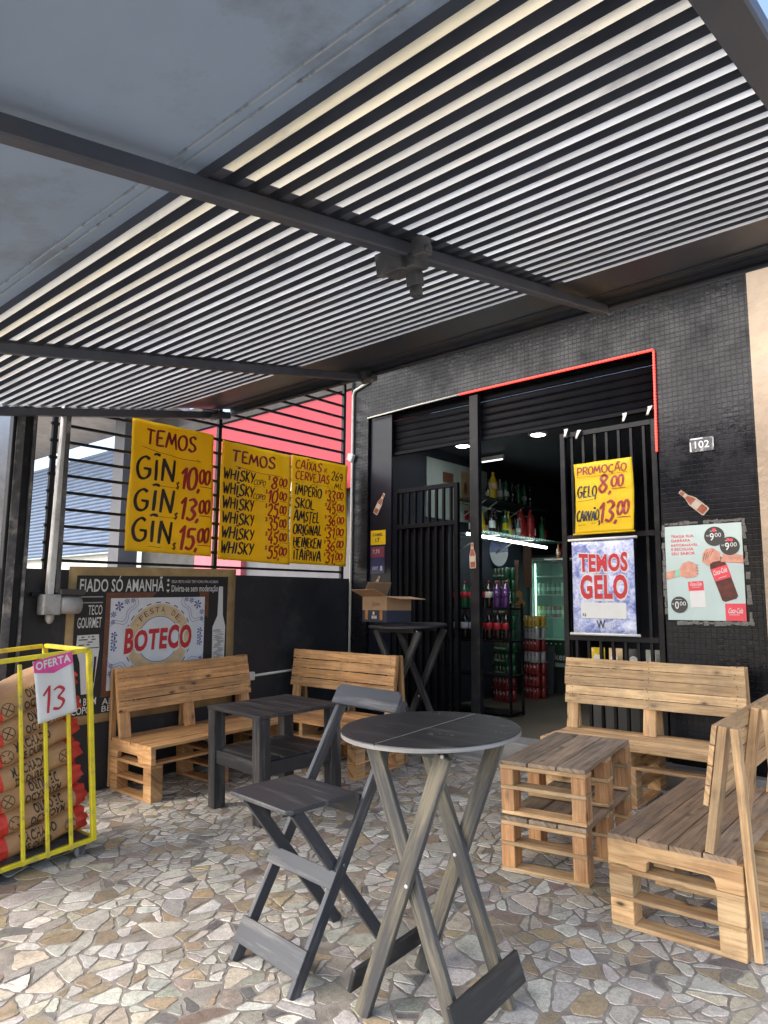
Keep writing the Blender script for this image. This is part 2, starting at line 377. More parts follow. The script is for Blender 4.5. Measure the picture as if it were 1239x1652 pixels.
def glass_mat():
    m, N, L, B = new_mat('shelf_glass')
    B.inputs['Base Color'].default_value = (.6, .8, .75, 1); B.inputs['Roughness'].default_value = .05
    t = N.new('ShaderNodeBsdfTransparent'); t.inputs[0].default_value = (.85, .95, .92, 1)
    mx = N.new('ShaderNodeMixShader'); mx.inputs[0].default_value = .28
    L.new(t.outputs[0], mx.inputs[1]); L.new(B.outputs[0], mx.inputs[2]); L.new(mx.outputs[0], N['Material Output'].inputs[0]); return m
GLASS = glass_mat()
def ice_mat():
    m, N, L, B = new_mat('ice_cube_print')
    v = mapping(N, L, 'UV', (4.5, 6.5, 1)); vo = N.new('ShaderNodeTexVoronoi'); vo.feature = 'SMOOTH_F1'; vo.inputs['Scale'].default_value = 1
    nn = N.new('ShaderNodeTexNoise'); nn.inputs['Scale'].default_value = 1.3; L.new(v, nn.inputs['Vector'])
    mxv = N.new('ShaderNodeVectorMath'); mxv.operation = 'ADD'; L.new(v, mxv.inputs[0]); L.new(nn.outputs['Color'], mxv.inputs[1]); L.new(mxv.outputs[0], vo.inputs['Vector'])
    n = noise_t(N, L, v, 2.2, 6, .6, 1.5); a = N.new('ShaderNodeMath'); a.operation = 'MULTIPLY_ADD'; L.new(vo.outputs['Distance'], a.inputs[0]); a.inputs[1].default_value = .5; L.new(n, a.inputs[2])
    r = ramp(N, [(.35, (.05, .06, .22)), (.58, (.22, .26, .55)), (.78, (.55, .60, .80)), (.98, (.80, .82, .88))]); L.new(a.outputs[0], r.inputs[0])
    L.new(r.outputs[0], B.inputs['Base Color']); B.inputs['Roughness'].default_value = .4
    return m
ICE = ice_mat()

# ------------------------------------------------------------------ lettering
_cache = {}
def font_polys(txt, bold=0.0):
    k = (txt, bold)
    if k not in _cache:
        cu = bpy.data.curves.new('t', 'FONT'); cu.body = txt; cu.size = 1; cu.offset = bold; cu.space_character = 1+bold*2.6; cu.resolution_u = 3
        o = bpy.data.objects.new('t', cu); C.objects.link(o)
        dg = bpy.context.evaluated_depsgraph_get(); me = bpy.data.meshes.new_from_object(o.evaluated_get(dg))
        V = [(v.co.x, v.co.y) for v in me.vertices]; P = [list(p.vertices) for p in me.polygons]
        bpy.data.objects.remove(o); bpy.data.curves.remove(cu); bpy.data.meshes.remove(me)
        x0 = min(p[0] for p in V); x1 = max(p[0] for p in V); y0 = 0; y1 = max(p[1] for p in V)
        _cache[k] = (V, P, x0, x1, y0, y1)
    return _cache[k]
def text(mb, txt, x, y, w, h, fn, d=.001, bold=0.0, mat=0, col=ONE, shear=0, warp=None, rot=0):
    """printed text filling the box (x, y, w, h) in sheet coordinates"""
    V, P, x0, x1, y0, y1 = font_polys(txt, bold)
    b = len(mb.v); ca, sa = math.cos(rot), math.sin(rot)
    for vx, vy in V:
        a = (vx-x0)/(x1-x0); q = (vy-y0)/(.73 if h < 0 else (y1-y0))
        px, py = a*w + shear*q*abs(h), q*abs(h)
        if warp: px, py = warp(px, py)
        mb.v.append(tuple(fn(x+px*ca-py*sa, y+px*sa+py*ca, d)))
    for p in P: mb.face([b+i for i in p], None, col, mat)

_o = [(.33,1),(.1,.85),(.0,.5),(.1,.12),(.33,0),(.56,.12),(.66,.5),(.56,.87),(.30,1)]
GL = {
 'A': (.72, ['L', [(0,0),(.3,1),(.42,1),(.7,0)]], ['L', [(.1,.34),(.62,.34)]]),
 'C': (.66, ['S', [(.64,.86),(.42,1),(.14,.82),(.02,.45),(.14,.08),(.42,0),(.66,.14)]]),
 'D': (.68, ['L', [(.1,1),(.1,0)]], ['S', [(0,1),(.38,.96),(.64,.55),(.44,.08),(.02,0)]]),
 'E': (.58, ['L', [(.58,1),(.08,.98),(.08,0),(.6,.02)]], ['L', [(.08,.52),(.48,.54)]]),
 'G': (.72, ['S', [(.62,.9),(.4,1),(.12,.8),(.02,.42),(.16,.06),(.44,.0),(.64,.18),(.66,.44)]], ['L', [(.34,.46),(.74,.46)]]),
 'H': (.68, ['L', [(.06,1),(.06,0)]], ['L', [(.64,1),(.62,0)]], ['L', [(.06,.5),(.64,.54)]]),
 'I': (.22, ['L', [(.1,.92),(.1,0)]], ['S', [(-.06,1.12),(.08,1.18),(.28,1.14)]]),
 'J': (.55, ['S', [(.48,1),(.48,.6),(.46,.15),(.25,0),(.02,.14)]], ['L', [(.2,1),(.6,1)]]),
 'K': (.62, ['L', [(.06,1),(.06,0)]], ['L', [(.6,1),(.1,.48),(.64,0)]]),
 'L': (.52, ['L', [(.06,1),(.06,.02),(.54,0)]]),
 'M': (.92, ['L', [(0,0),(.16,1),(.44,.25),(.72,1),(.88,0)]]),
 'N': (.68, ['L', [(.05,0),(.08,1),(.58,.02),(.64,1)]]),
 'O': (.66, ['S', _o]), '0': (.62, ['S', [(x*.92, y) for x, y in _o]]),
 'P': (.60, ['L', [(.08,0),(.08,1)]], ['S', [(.0,.98),(.36,1),(.6,.76),(.44,.5),(.06,.44)]]),
 'R': (.64, ['L', [(.08,0),(.08,1)]], ['S', [(.0,.98),(.36,1),(.6,.76),(.44,.5),(.06,.46)]], ['L', [(.26,.48),(.66,0)]]),
 'S': (.60, ['S', [(.58,.86),(.36,1),(.1,.84),(.2,.58),(.48,.42),(.56,.18),(.3,0),(.0,.14)]]),
 'T': (.66, ['L', [(0,1),(.7,.98)]], ['L', [(.35,1),(.32,0)]]),
 'V': (.64, ['L', [(0,1),(.3,0),(.64,1)]]),
 'W': (.90, ['L', [(0,1),(.22,.02),(.44,.72),(.62,.02),(.9,1)]]),
 'X': (.62, ['L', [(0,1),(.62,0)]], ['L', [(.58,1),(.02,0)]]),
 'Y': (.60, ['L', [(0,1),(.3,.5)]], ['L', [(.62,1),(.2,0)]]),
 'U': (.66, ['S', [(.05,1),(.05,.3),(.3,0),(.58,.25),(.62,1)]]),
 '1': (.34, ['L', [(-.02,.7),(.28,1),(.24,0)]]),
 '2': (.60, ['S', [(.02,.8),(.28,1),(.56,.8),(.4,.45),(.02,.02)]], ['L', [(.02,.02),(.62,.04)]]),
 '3': (.58, ['S', [(.02,.92),(.3,1),(.54,.8),(.24,.54)]], ['S', [(.24,.54),(.56,.3),(.36,.02),(0,.1)]]),
 '4': (.62, ['L', [(.4,1),(.02,.32),(.64,.34)]], ['L', [(.46,.6),(.44,0)]]),
 '5': (.60, ['L', [(.6,1),(.14,.98),(.1,.58)]], ['S', [(.1,.56),(.4,.62),(.58,.32),(.36,.02),(0,.1)]]),
 '6': (.60, ['S', [(.5,1),(.16,.7),(.02,.3),(.26,0),(.54,.24),(.36,.52),(.06,.34)]]),
 '8': (.60, ['S', [(.5,.88),(.28,1),(.1,.8),(.3,.56),(.54,.28),(.3,0),(.04,.24),(.3,.54),(.5,.76),(.48,.92)]]),
 '9': (.60, ['S', [(.52,.8),(.28,1),(.04,.74),(.26,.48),(.52,.7),(.5,.3),(.34,0)]]),
 ',': (.20, ['L', [(.10,.08),(.0,-.14)]]), '~': (.0, ['S', [(-.58,1.14),(-.42,1.24),(-.28,1.14),(-.12,1.22)]]), "'": (.0, ['L', [(-.36,1.12),(-.18,1.28)]]),
 '$': (.5, ['S', [(.44,.8),(.24,.92),(.06,.74),(.4,.36),(.24,.1),(.02,.22)]], ['L', [(.26,1.05),(.22,-.05)]]), '(': (.0, ['S', [(-.4,-.02),(-.3,-.14),(-.46,-.22)]]), ' ': (.34,), '.': (.2, ['L', [(.05,.0),(.12,.05)]]),
}
def smooth_path(P, k=6):
    out = []
    for i in range(len(P)-1):
        p0 = P[max(i-1, 0)]; p1 = P[i]; p2 = P[i+1]; p3 = P[min(i+2, len(P)-1)]
        for j in range(k):
            t = j/k
            out.append(tuple(.5*((2*p1[a])+(-p0[a]+p2[a])*t+(2*p0[a]-5*p1[a]+4*p2[a]-p3[a])*t*t+(-p0[a]+3*p1[a]-3*p2[a]+p3[a])*t**3) for a in (0, 1)))
    return out+[P[-1]]
_lay = [0]
def stroke(mb, P, w, fn, mat=0, d=.0025, nib=.55):
    """one brush stroke drawn with a slanted flat nib"""
    _lay[0] = (_lay[0]+1) % 14
    d += _lay[0]*.00012
    Q = [P[0]]
    for p in P[1:]:
        if math.hypot(p[0]-Q[-1][0], p[1]-Q[-1][1]) > 1e-4: Q.append(p)
    L_, R_ = [], []
    for i, p in enumerate(Q):
        a = Q[max(i-1, 0)]; b = Q[min(i+1, len(Q)-1)]
        tx, ty = b[0]-a[0], b[1]-a[1]; l = math.hypot(tx, ty) or 1; tx /= l; ty /= l
        ang = math.atan2(ty, tx); ww = w*(nib+(1-nib)*abs(math.sin(ang-R(25))))
        if i in (0, len(Q)-1): ww *= .8
        L_.append((p[0]-ty*ww/2, p[1]+tx*ww/2)); R_.append((p[0]+ty*ww/2, p[1]-tx*ww/2))
    b = len(mb.v)
    for l, r in zip(L_, R_): mb.v.append(tuple(fn(l[0], l[1], d))); mb.v.append(tuple(fn(r[0], r[1], d)))
    for i in range(len(Q)-1): mb.face([b+2*i, b+2*i+1, b+2*i+3, b+2*i+2], None, ONE, mat)
def brush(mb, txt, x, y, h, fn, w=None, width=None, mat=0, slant=.12, jit=.035):
    """hand lettered word; returns the end x"""
    tot = sum(GL[c][0]+.16 for c in txt if GL[c][0] > 0) or 1
    sx = h if width is None else width/tot
    w = (w or h*.15)*1.28
    for ch in txt:
        g = GL[ch]; jy = random.uniform(-jit, jit)*h; h0 = h; h = h*random.uniform(.93, 1.08)
        for k, P in g[1:]:
            q = [(a, b) for a, b in P]
            if k == 'S': q = smooth_path(q)
            else:
                e = []
                for i in range(len(q)-1): e += [q[i], ((q[i][0]*2+q[i+1][0])/3, (q[i][1]*2+q[i+1][1])/3), ((q[i][0]+q[i+1][0]*2)/3, (q[i][1]+q[i+1][1]*2)/3)]
                q = e+[q[-1]]
            if k == 'L' and len(P) > 2:     # separate straight strokes so corners stay crisp
                for i in range(len(P)-1):
                    a, b2 = P[i], P[i+1]
                    seg = [(x+(a[0]+(b2[0]-a[0])*t)*sx+slant*h*(a[1]+(b2[1]-a[1])*t), y+jy+h*(a[1]+(b2[1]-a[1])*t)) for t in (-.03, .35, .7, 1.03)]
                    stroke(mb, seg, w, fn, mat)
            else:
                stroke(mb, [(x+a*sx+slant*h*b, y+jy+h*b) for a, b in q], w, fn, mat)
        h = h0
        if g[0] > 0: x += (g[0]+.16)*sx
    return x
def price(mb, n, x, y, h, fn, mat, w=None, width=None):
    """large reals, small raised cents with a rule under them"""
    k = 1.0 if width is None else width/((sum(GL[c][0]+.16 for c in n)+.36)*h+1.6*.6*h)
    x2 = brush(mb, n, x, y, h, fn, w, width=sum(GL[c][0]+.16 for c in n)*h*k, mat=mat)
    brush(mb, ',', x2-.02*h, y, h, fn, w, mat=mat)
    x2 += .16*h*k
    x3 = brush(mb, '00', x2, y+.36*h, h*.62, fn, (w or h*.15)*.85, width=1.56*.62*h*k, mat=mat)
    stroke(mb, [(x2+.02*h, y+.2*h), (x2+.5*(x3-x2), y+.22*h), (x3+.08*h, y+.21*h)], h*.05, fn, mat)
def sheet(o, u, v, n, wave=None):
    o, u, v, n = Vector(o), Vector(u), Vector(v), Vector(n)
    def fn(x, y, d=0): return o+u*x+v*y+n*(d+(wave(x, y) if wave else 0))
    return fn
def circle(cx, cy, rx, ry=None, n=28, a0=0, a1=2*PI):
    ry = rx if ry is None else ry
    return [(cx+rx*math.cos(a0+(a1-a0)*i/n), cy+ry*math.sin(a0+(a1-a0)*i/n)) for i in range(n if abs(a1-a0-2*PI) < 1e-6 else n+1)]
def rect(x, y, w, h): return [(x, y), (x+w, y), (x+w, y+h), (x, y+h)]
def ring(mb, cx, cy, r0, r1, fn, d, mat, n=40, a0=0, a1=2*PI):
    for i in range(n):
        a, b = a0+(a1-a0)*i/n, a0+(a1-a0)*(i+1)/n
        mb.flat([(cx+r0*math.cos(a), cy+r0*math.sin(a)), (cx+r1*math.cos(a), cy+r1*math.sin(a)), (cx+r1*math.cos(b), cy+r1*math.sin(b)), (cx+r0*math.cos(b), cy+r0*math.sin(b))], fn, d, ONE, mat)
X_, Y_, Z_ = (1,0,0), (0,1,0), (0,0,1)

FY = 5.60        # shop front plane
WX = -5.46       # boundary wall face

# ================================================================== SETTING
mb = MB(); mb.flat([(-900,-900),(900,-900),(900,900),(-900,900)], lambda x, y, d: (x, y, -.42)); struct(mb.build('street', ASPH))
mb = MB(); mb.prism([(-30,-.1),(-5.66,-.1),(-5.66,14),(-30,14)], lambda x, y, d: (x, y, d), -.4, -.05); struct(mb.build('ground', CONC))
mb = MB()
mb.prism([(-2.6,-.5),(5.48,-.5),(5.48,fz(5.48)),(-2.6,fz(-2.6))], lambda y, z, d: (d, y, z), -5.46, 2.2)
struct(mb.build('terrace_floor', MORT))
mb = MB()
mb.box((-3.38, 5.63, .155), (4.13, .30, .30)); mb.box((-3.38, 5.40, .135), (4.13, .16, .06))
tag(mb.build('doorstep', CONC, bevel=.008), 'grey cement doorstep under the wide black doorway', 'doorstep')
mb = MB(); mb.box((-3.3, 8.27, .15), (4.3, 4.98, .3)); struct(mb.build('shop_floor', INTF))

# irregular broken-stone paving: Voronoi cells, some split again, every chip its own polygon
def clip(poly, a, b, c):
    out = []
    for i in range(len(poly)):
        p, q = poly[i], poly[(i+1) % len(poly)]
        dp, dq = a*p[0]+b*p[1]-c, a*q[0]+b*q[1]-c
        if dp <= 0: out.append(p)
        if dp*dq < 0:
            t = dp/(dp-dq); out.append((p[0]+(q[0]-p[0])*t, p[1]+(q[1]-p[1])*t))
    return out
def area(P): return abs(sum(P[i][0]*P[(i+1) % len(P)][1]-P[(i+1) % len(P)][0]*P[i][1] for i in range(len(P))))/2
def inset(P, d):
    n = len(P); sgn = sum(P[i][0]*P[(i+1) % n][1]-P[(i+1) % n][0]*P[i][1] for i in range(n)); Q = P
    if sgn < 0: Q = P[::-1]
    out = Q
    for i in range(n):
        p, q = Q[i], Q[(i+1) % n]; l = math.hypot(q[0]-p[0], q[1]-p[1])
        if l < 1e-5: continue
        nx, ny = (q[1]-p[1])/l, -(q[0]-p[0])/l
        out = clip(out, nx, ny, nx*p[0]+ny*p[1]-d*random.uniform(.6, 1.9))
        if len(out) < 3: return []
    return out
rs = random.Random(23)
CELL = .195; X0, X1, Y0, Y1 = -5.5, 1.6, -.6, 5.5
nx, ny = int((X1-X0)/CELL)+1, int((Y1-Y0)/CELL)+1
seeds = {}
for i in range(-1, nx+1):
    for j in range(-1, ny+1):
        seeds[i, j] = (X0+(i+.5+rs.uniform(-.48, .48))*CELL, Y0+(j+.5+rs.uniform(-.48, .48))*CELL)
PAL = [((.68,.645,.57),28),((.57,.545,.49),22),((.62,.55,.42),14),((.52,.38,.20),6),((.44,.34,.27),5),((.33,.245,.13),13),((.10,.10,.10),3),((.36,.35,.29),9),((.22,.12,.09),3),((.76,.73,.67),14)]
cols = [c for c, w in PAL for _ in range(w)]
random.seed(11)
mb = MB()
def put_stone(P):
    P = inset(P, .0042)
    if len(P) > 3:      # knock the sharp corners off
        E_ = []
        for i in range(len(P)):
            a, b, c_ = P[i-1], P[i], P[(i+1) % len(P)]
            k = rs.uniform(.05, .26)
            E_ += [(b[0]+(a[0]-b[0])*k, b[1]+(a[1]-b[1])*k), (b[0]+(c_[0]-b[0])*k, b[1]+(c_[1]-b[1])*k)]
        P = E_
    if len(P) < 3 or area(P) < .0007: return
    Q = []
    for i in range(len(P)):      # roughen the outline
        p, q = P[i], P[(i+1) % len(P)]; l = math.hypot(q[0]-p[0], q[1]-p[1]); Q.append(p)
        k = int(l/.03)
        for t in range(1, k+1):
            f = t/(k+1); Q.append((p[0]+(q[0]-p[0])*f+rs.uniform(-.0045, .0045), p[1]+(q[1]-p[1])*f+rs.uniform(-.0045, .0045)))
    cx = sum(p[0] for p in Q)/len(Q); cy = sum(p[1] for p in Q)/len(Q)
    c = rs.choice(cols); k = rs.uniform(.68, 1.0); c = tuple(min((x*.76+y*.24)*k*rs.uniform(.96, 1.04), .8) for x, y in zip(c, (.50, .475, .42)))
    h = rs.uniform(.0012, .004); ax, ay = rs.uniform(-.008, .008), rs.uniform(-.008, .008)
    b = len(mb.v); n = len(Q)
    for p in Q: mb.v.append((p[0], p[1], fz(p[1])-.002))
    for p in Q:
        f = 1-.0022/max(.02, math.hypot(p[0]-cx, p[1]-cy)); x, y = cx+(p[0]-cx)*f, cy+(p[1]-cy)*f
        mb.v.append((x, y, fz(y)+h+ax*(x-cx)+ay*(y-cy)))
    mb.face([b+n+i for i in range(n)], None, c)
    for i in range(n):
        j = (i+1) % n; mb.face([b+i, b+j, b+n+j, b+n+i], None, c)
for i in range(nx):
    for j in range(ny):
        sx, sy = seeds[i, j]; P = [(sx-.6, sy-.6), (sx+.6, sy-.6), (sx+.6, sy+.6), (sx-.6, sy+.6)]
        for a in range(-2, 3):
            for b in range(-2, 3):
                if (a or b) and (i+a, j+b) in seeds:
                    qx, qy = seeds[i+a, j+b]; dx, dy = qx-sx, qy-sy
                    P = clip(P, dx, dy, (qx*qx+qy*qy-sx*sx-sy*sy)/2)
                    if len(P) < 3: break
            if len(P) < 3: break
        if len(P) < 3: continue
        pieces = [P]; zone = noise.noise(Vector((sx*.55, sy*.55, 3.1)))
        prob = .55+.34*min(max((sy-1.6)/1.5, 0), 1)+zone*.75
        for lev in range(4):
            nxt = []
            for q in pieces:
                ar = area(q)
                if ar > .007 and rs.random() < prob*(1 if ar > .018 else .62):
                    cx = sum(p[0] for p in q)/len(q)+rs.uniform(-.02, .02); cy = sum(p[1] for p in q)/len(q)+rs.uniform(-.02, .02)
                    # cut across the longest direction
                    bl = max(((q[u], q[w_]) for u in range(len(q)) for w_ in range(u)), key=lambda e: math.hypot(e[0][0]-e[1][0], e[0][1]-e[1][1]))
                    an = math.atan2(bl[0][1]-bl[1][1], bl[0][0]-bl[1][0])+rs.uniform(-.6, .6); ca, sa = math.cos(an), math.sin(an); k = ca*cx+sa*cy
                    nxt += [clip(q, ca, sa, k), clip(q, -ca, -sa, -k)]
                else: nxt.append(q)
            pieces = [q for q in nxt if len(q) > 2]
        for q in pieces:
            q = [(min(max(x, WX+.012), 2.19), min(y, 5.31)) for x, y in q]
            if rs.random() > .035 and area(q) > .0009: put_stone(q)
struct(mb.build('pavement', m_stone))
random.seed(5)

# ------------------------------------------------------------------ shop building
shop = thing('shop_building', 'black shop front covered in small glossy mosaic tiles around a wide doorway', 'building', (0, 0, 0))
mb = MB()
mb.box((-5.33, FY+.12, 2.33), (.26, .24, 4.66)); mb.box((-1.68, FY+.12, 2.33), (.74, .24, 4.66)); mb.box((-3.625, FY+.12, 4.24), (3.15, .24, 1.44))
mb.build('tiled_wall', TILE, shop)
mb = MB(); mb.box((-3.38, 5.02, 4.42), (4.13, 1.15, .12)); mb.build('added_shade_slab', CONC, shop)  # unseen slab, added to keep sky light off the upper tiles
mb = MB()
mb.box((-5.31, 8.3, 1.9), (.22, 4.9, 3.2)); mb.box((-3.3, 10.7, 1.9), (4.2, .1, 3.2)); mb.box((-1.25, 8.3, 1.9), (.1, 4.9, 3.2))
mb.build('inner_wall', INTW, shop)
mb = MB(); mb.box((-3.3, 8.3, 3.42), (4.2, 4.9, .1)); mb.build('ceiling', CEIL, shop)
mb = MB(); mb.box((-5.185, 7.25, 2.88), (.03, 1.30, .72)); mb.build('pale_wall_panel', PALEG, shop)
sh = MB(); k = 0; z = 3.09
while z < 3.52:
    sh.grid(1, 4, lambda u, v, z=z: (-5.19+u*3.13, FY+.10-.007*math.sin(PI*v), z+.07*v)); z += .071
sh.box((-3.625, FY+.10, 3.075), (3.13, .05, .03))
sh.build('rolled_shutter', DIMMET, shop, solid=.004)
mb = MB(); mb.box((-3.815, FY+.03, 1.9), (.10, .06, 3.2)); mb.build('door_post', BLKMET, shop, bevel=.004)
mb = MB(); mb.box((-5.04, FY+.05, 1.9), (.30, .03, 3.2)); mb.build('side_panel', M('black_sheet', (.008, .009, .016), .3, var=.3, vs=3, bmp=.05, spec=.25), shop)

def bar_gate(name, label, x0, x1, y, z0, z1, rails, nbars, mt):
    t = thing(name, label, 'gate', (x0, y, z0)); w = x1-x0; h = z1-z0
    m = MB()
    for x in (.02, w-.02): m.box((x, 0, h/2), (.045, .045, h))
    for z in [.02]+[r-z0 for r in rails]+[h-.02]: m.box((w/2, 0, z), (w-.085, .04, .045))
    m.each('gate_frame', mt, t, bevel=.003)
    zs = [.02]+[r-z0 for r in rails]+[h-.02]
    for i in range(nbars):
        m = MB(); x = w*(i+1)/(nbars+1)
        for a, b in zip(zs[:-1], zs[1:]): m.box((x, .003, (a+b)/2), (.022, .03, b-a-.045))
        m.build('bar', mt, t)
    return t
gr = bar_gate('barred_gate', 'black barred gate leaf carrying the PROMOÇÃO and TEMOS GELO signs', -2.91, -2.07, FY+.03, .31, 2.97, (1.21, 2.05), 7, BLKMET)
gl = bar_gate('barred_gate', 'black barred gate leaf backed with steel sheet behind the open cardboard box', -4.88, -4.06, FY+.09, .31, 2.68, (2.28,), 8, DIMMET)
mb = MB(); mb.box((.36, .03, 1.0), (.62, .008, 1.9)); mb.build('kick_sheet', DIMMET, gl)
for x, z, a in ((-2.86, 2.93, .5), (-2.74, 2.90, -.3), (-2.33, 2.98, .4), (-2.12, 3.0, -.2)):
    mb = MB(); mb.grid(3, 6, lambda u, v, a=a: ((u-.5)*(.022+.02*v*v)+math.sin(a+v*2)*.02, -.012*math.sin(v*4+a)-.004*u, v*.075))
    o = mb.build('tape_scrap', CREAMW, solid=.001); o.location = (x, FY-.012 if z > 2.95 else FY-.01, z)
    tag(o, {-2.86: 'torn strip of pale tape at the top corner of the gate leaf nearest the bottles', -2.74: 'pale tape scrap above the PROMOÇÃO sign on the gate top', -2.33: 'pale tape scrap on the shutter edge over the middle of the sign gate', -2.12: 'small pale tape bit by the lit red strip corner'}[x], 'tape')

# red light strip round the doorway
t = thing('light_strip', 'lit red bead light strip running round the top of the doorway', 'light strip', (-3.97, FY-.02, 3.53))
def beads(p0, p1, n): 
    P = [Vector(p0).lerp(Vector(p1), i/(2*n)) for i in range(2*n+1)]; return P, [.0115 if i % 2 else .0075 for i in range(2*n+1)]
mb = MB(); P, rr = beads((0,0,0), (1.917,0,0), 70); mb.tube(P, rr, 6); mb.build('lit_run', LEDR, t)
mb = MB(); P, rr = beads((1.92,0,-.01), (1.912,0,-.84), 32); mb.tube(P, rr, 6); mb.build('lit_run', LEDR, t)
mb = MB(); mb.tube([(-.005,0,0), (-.6,0,-.012), (-1.225,0,-.03)], .008, 6); mb.build('unlit_run', CREAMW, t)

# conduit in the corner
t = thing('cable_conduit', 'white plastic conduit running up the corner where the two black walls meet', 'conduit', (-5.42, FY-.02, 1.1))
mb = MB(); mb.tube([(0,0,-.9), (0,0,2.70), (.02,0,2.75), (.24,0,2.81)], .014, 8); mb.build('pipe', CREAMW, t)
mb = MB(); mb.box((-.015, -.01, 1.99), (.085, .05, .085), Matrix.Rotation(R(22), 3, 'Y')); mb.build('junction_box', WHITE, t, bevel=.008)
t = thing('socket_conduit', 'white conduit with a socket box low on the wall between two benches', 'conduit', (WX+.015, 4.27, .80))
mb = MB(); mb.tube([(0,.04,.0), (0,.75,.035)], .012, 8); mb.build('pipe', CREAMW, t)
mb = MB(); mb.box((.012, 0, 0), (.045, .09, .075)); mb.build('socket_box', WHITE, t, bevel=.006)

# house number
t = thing('number_plate', 'dark house number plate with torn pale edges reading 102 on the black tiles', 'number plate', (-1.807, FY-.006, 2.648))
fn = sheet((0,0,0), X_, Z_, (0,-1,0))
mb = MB(); mb.prism(rect(0, 0, .175, .108), fn, -.004, .004); mb.build('plate', M('grey_plate', (.055,.055,.065), .5, dirt=(.4,.4,.38), dirts=18), t)
mb = MB(); text(mb, '102', .038, .028, .105, .054, fn, .0055, .012); mb.flat([(0,.01),(.012,.004),(.010,.07),(.002,.085)], fn, .0056); mb.flat([(.004,.098),(.07,.096),(.10,.1),(.10,.107),(.01,.107)], fn, .0056); mb.flat([(.168,.03),(.174,.03),(.174,.10),(.170,.09)], fn, .0056); mb.build('lettering', WHITE, t)

# bottle shaped cut-outs stuck about the front
BOT = [(-.022,-.11),(.022,-.11),(.026,-.1),(.026,.0),(.012,.045),(.0105,.10),(-.0105,.10),(-.012,.045),(-.026,.0),(-.026,-.1)]
def sticker(x, y, z, rot, sc, label):
    t = thing('bottle_sticker', label, 'sticker', (x, y, z), group='bottle cut-outs on the shop front'); ca, sa = math.cos(rot), math.sin(rot)
    fn = lambda a, b, d: ((a*ca-b*sa)*sc, -d, (a*sa+b*ca)*sc)
    mb = MB(); mb.prism([(p[0]*1.25, p[1]*1.07) for p in BOT], fn, 0, .002); mb.build('white_edge', CREAMD, t)
    mb = MB(); mb.flat(BOT, fn, .003); mb.build('printed_bottle', STICK, t)
    mb = MB(); mb.flat(rect(-.025, -.06, .05, .05), fn, .0036); mb.flat(rect(-.0115, .05, .023, .02), fn, .0036); mb.build('label_print', CREAMD, t)
sticker(-1.81, FY-.004, 2.272, R(47), 1.15, 'tilted bottle cut-out stuck on black tiles above the pale mint poster')
sticker(-3.832, FY-.006, 1.945, R(2), 1.08, 'upright bottle cut-out stuck on the door post in the middle of the doorway')
sticker(-5.045, FY+.03, 2.55, R(-32), 1.1, 'dim tilted bottle cut-out above the yellow price card on the black side panel')
sticker(-5.10, FY+.03, 1.67, R(-32), 1.1, 'tilted bottle cut-out just above the open cardboard box')

# ------------------------------------------------------------------ boundary wall, grille, banners
mb = MB(); mb.prism([(1.9,-.4),(FY,-.4),(FY,1.752),(1.9,1.705)], lambda y, z, d: (d, y, z), -5.66, WX)
tag(mb.build('boundary_wall', DARKWALL), 'low black painted boundary wall under the bar grille', 'wall')
t = thing('window_grille', 'black horizontal bar grille standing on top of the low boundary wall', 'grille', (WX-.04, 2.3, 1.72))
for i in range(18):
    z0 = .06+.1325*i
    mb = MB(); mb.bar((0, .02, z0), (0, 3.24, z0+.04), .022, .022); mb.build('bar', BLKMET, t)
for y in (.05, 1.57, 3.22):
    mb = MB(); mb.box((-.002, y, 1.2), (.034, .036, 2.44)); mb.build('post', BLKMET, t)

def wavy(seed, a=.006, nx=2.2):
    return lambda x, y: -.0035*math.exp(-((y/.1325) % 1-.5)**2*60) + a*(math.sin(x*9*nx+seed)+math.sin(y*8+seed*2.1+x*3)) + .004*math.sin(x*31+seed*3+y*7)
def banner(name, label, o, w, h, skew, seed, cat='sign', group=None):
    """yellow hand painted vinyl hung on the grille"""
    wv = wavy(seed); base = sheet((0,0,0), Y_, Z_, X_, wv)
    fn = lambda x, y, d=0: base(x*(1+skew[1]*(1-y/h))+skew[0]*(1-y/h), y+skew[2]*x, d)
    t = thing(name, label, cat, o, group=group)
    mb = MB(); mb.grid(26, 34, lambda u, v: fn(u*w, v*h)); mb.build('vinyl_sheet', YELP, t, solid=.0015)
    return t, fn
t, f = banner('price_banner', 'yellow hand painted banner listing three GIN prices', (WX+.05, 2.945, 1.885), .805, 1.115, (-.015, .055, .0), 1.0, group='yellow price banners')
ib, im, ir = MB(), MB(), MB()
brush(im, 'TEMOS', .13, .915, .125, f, .02, .50, slant=.05)
stroke(im, smooth_path([(.10,.885),(.3,.855),(.5,.84),(.66,.842)]), .006, f); stroke(im, [(.63,.855),(.67,.84),(.64,.825)], .007, f)
for i, n in enumerate(('10', '13', '15')):
    y = .62-.262*i
    brush(ib, 'GIN', .055, y-.005, .185, f, .024, .38, slant=.04); stroke(ib, [(.20, y-.045), (.3, y-.05), (.43, y-.05)], .005, f); brush(ib, '$', .42, y-.06, .065, f, .008, .05)
    price(ir, n, .475, y-.045, .195, f, 0, .026, .325)
ib.build('black_lettering', INKB, t); im.build('heading', INKM, t); ir.build('red_prices', INKR, t)
t, f = banner('price_banner', 'yellow hand painted banner listing six WHISKY prices', (WX+.05, 3.838, 1.866), .84, 1.105, (0, .015, -.012), 2.3, group='yellow price banners')
ib, im, ir = MB(), MB(), MB()
brush(im, 'TEMOS', .12, .925, .105, f, .019, .52, slant=.05); stroke(im, smooth_path([(.16,.885),(.4,.865),(.62,.865),(.74,.868)]), .006, f)
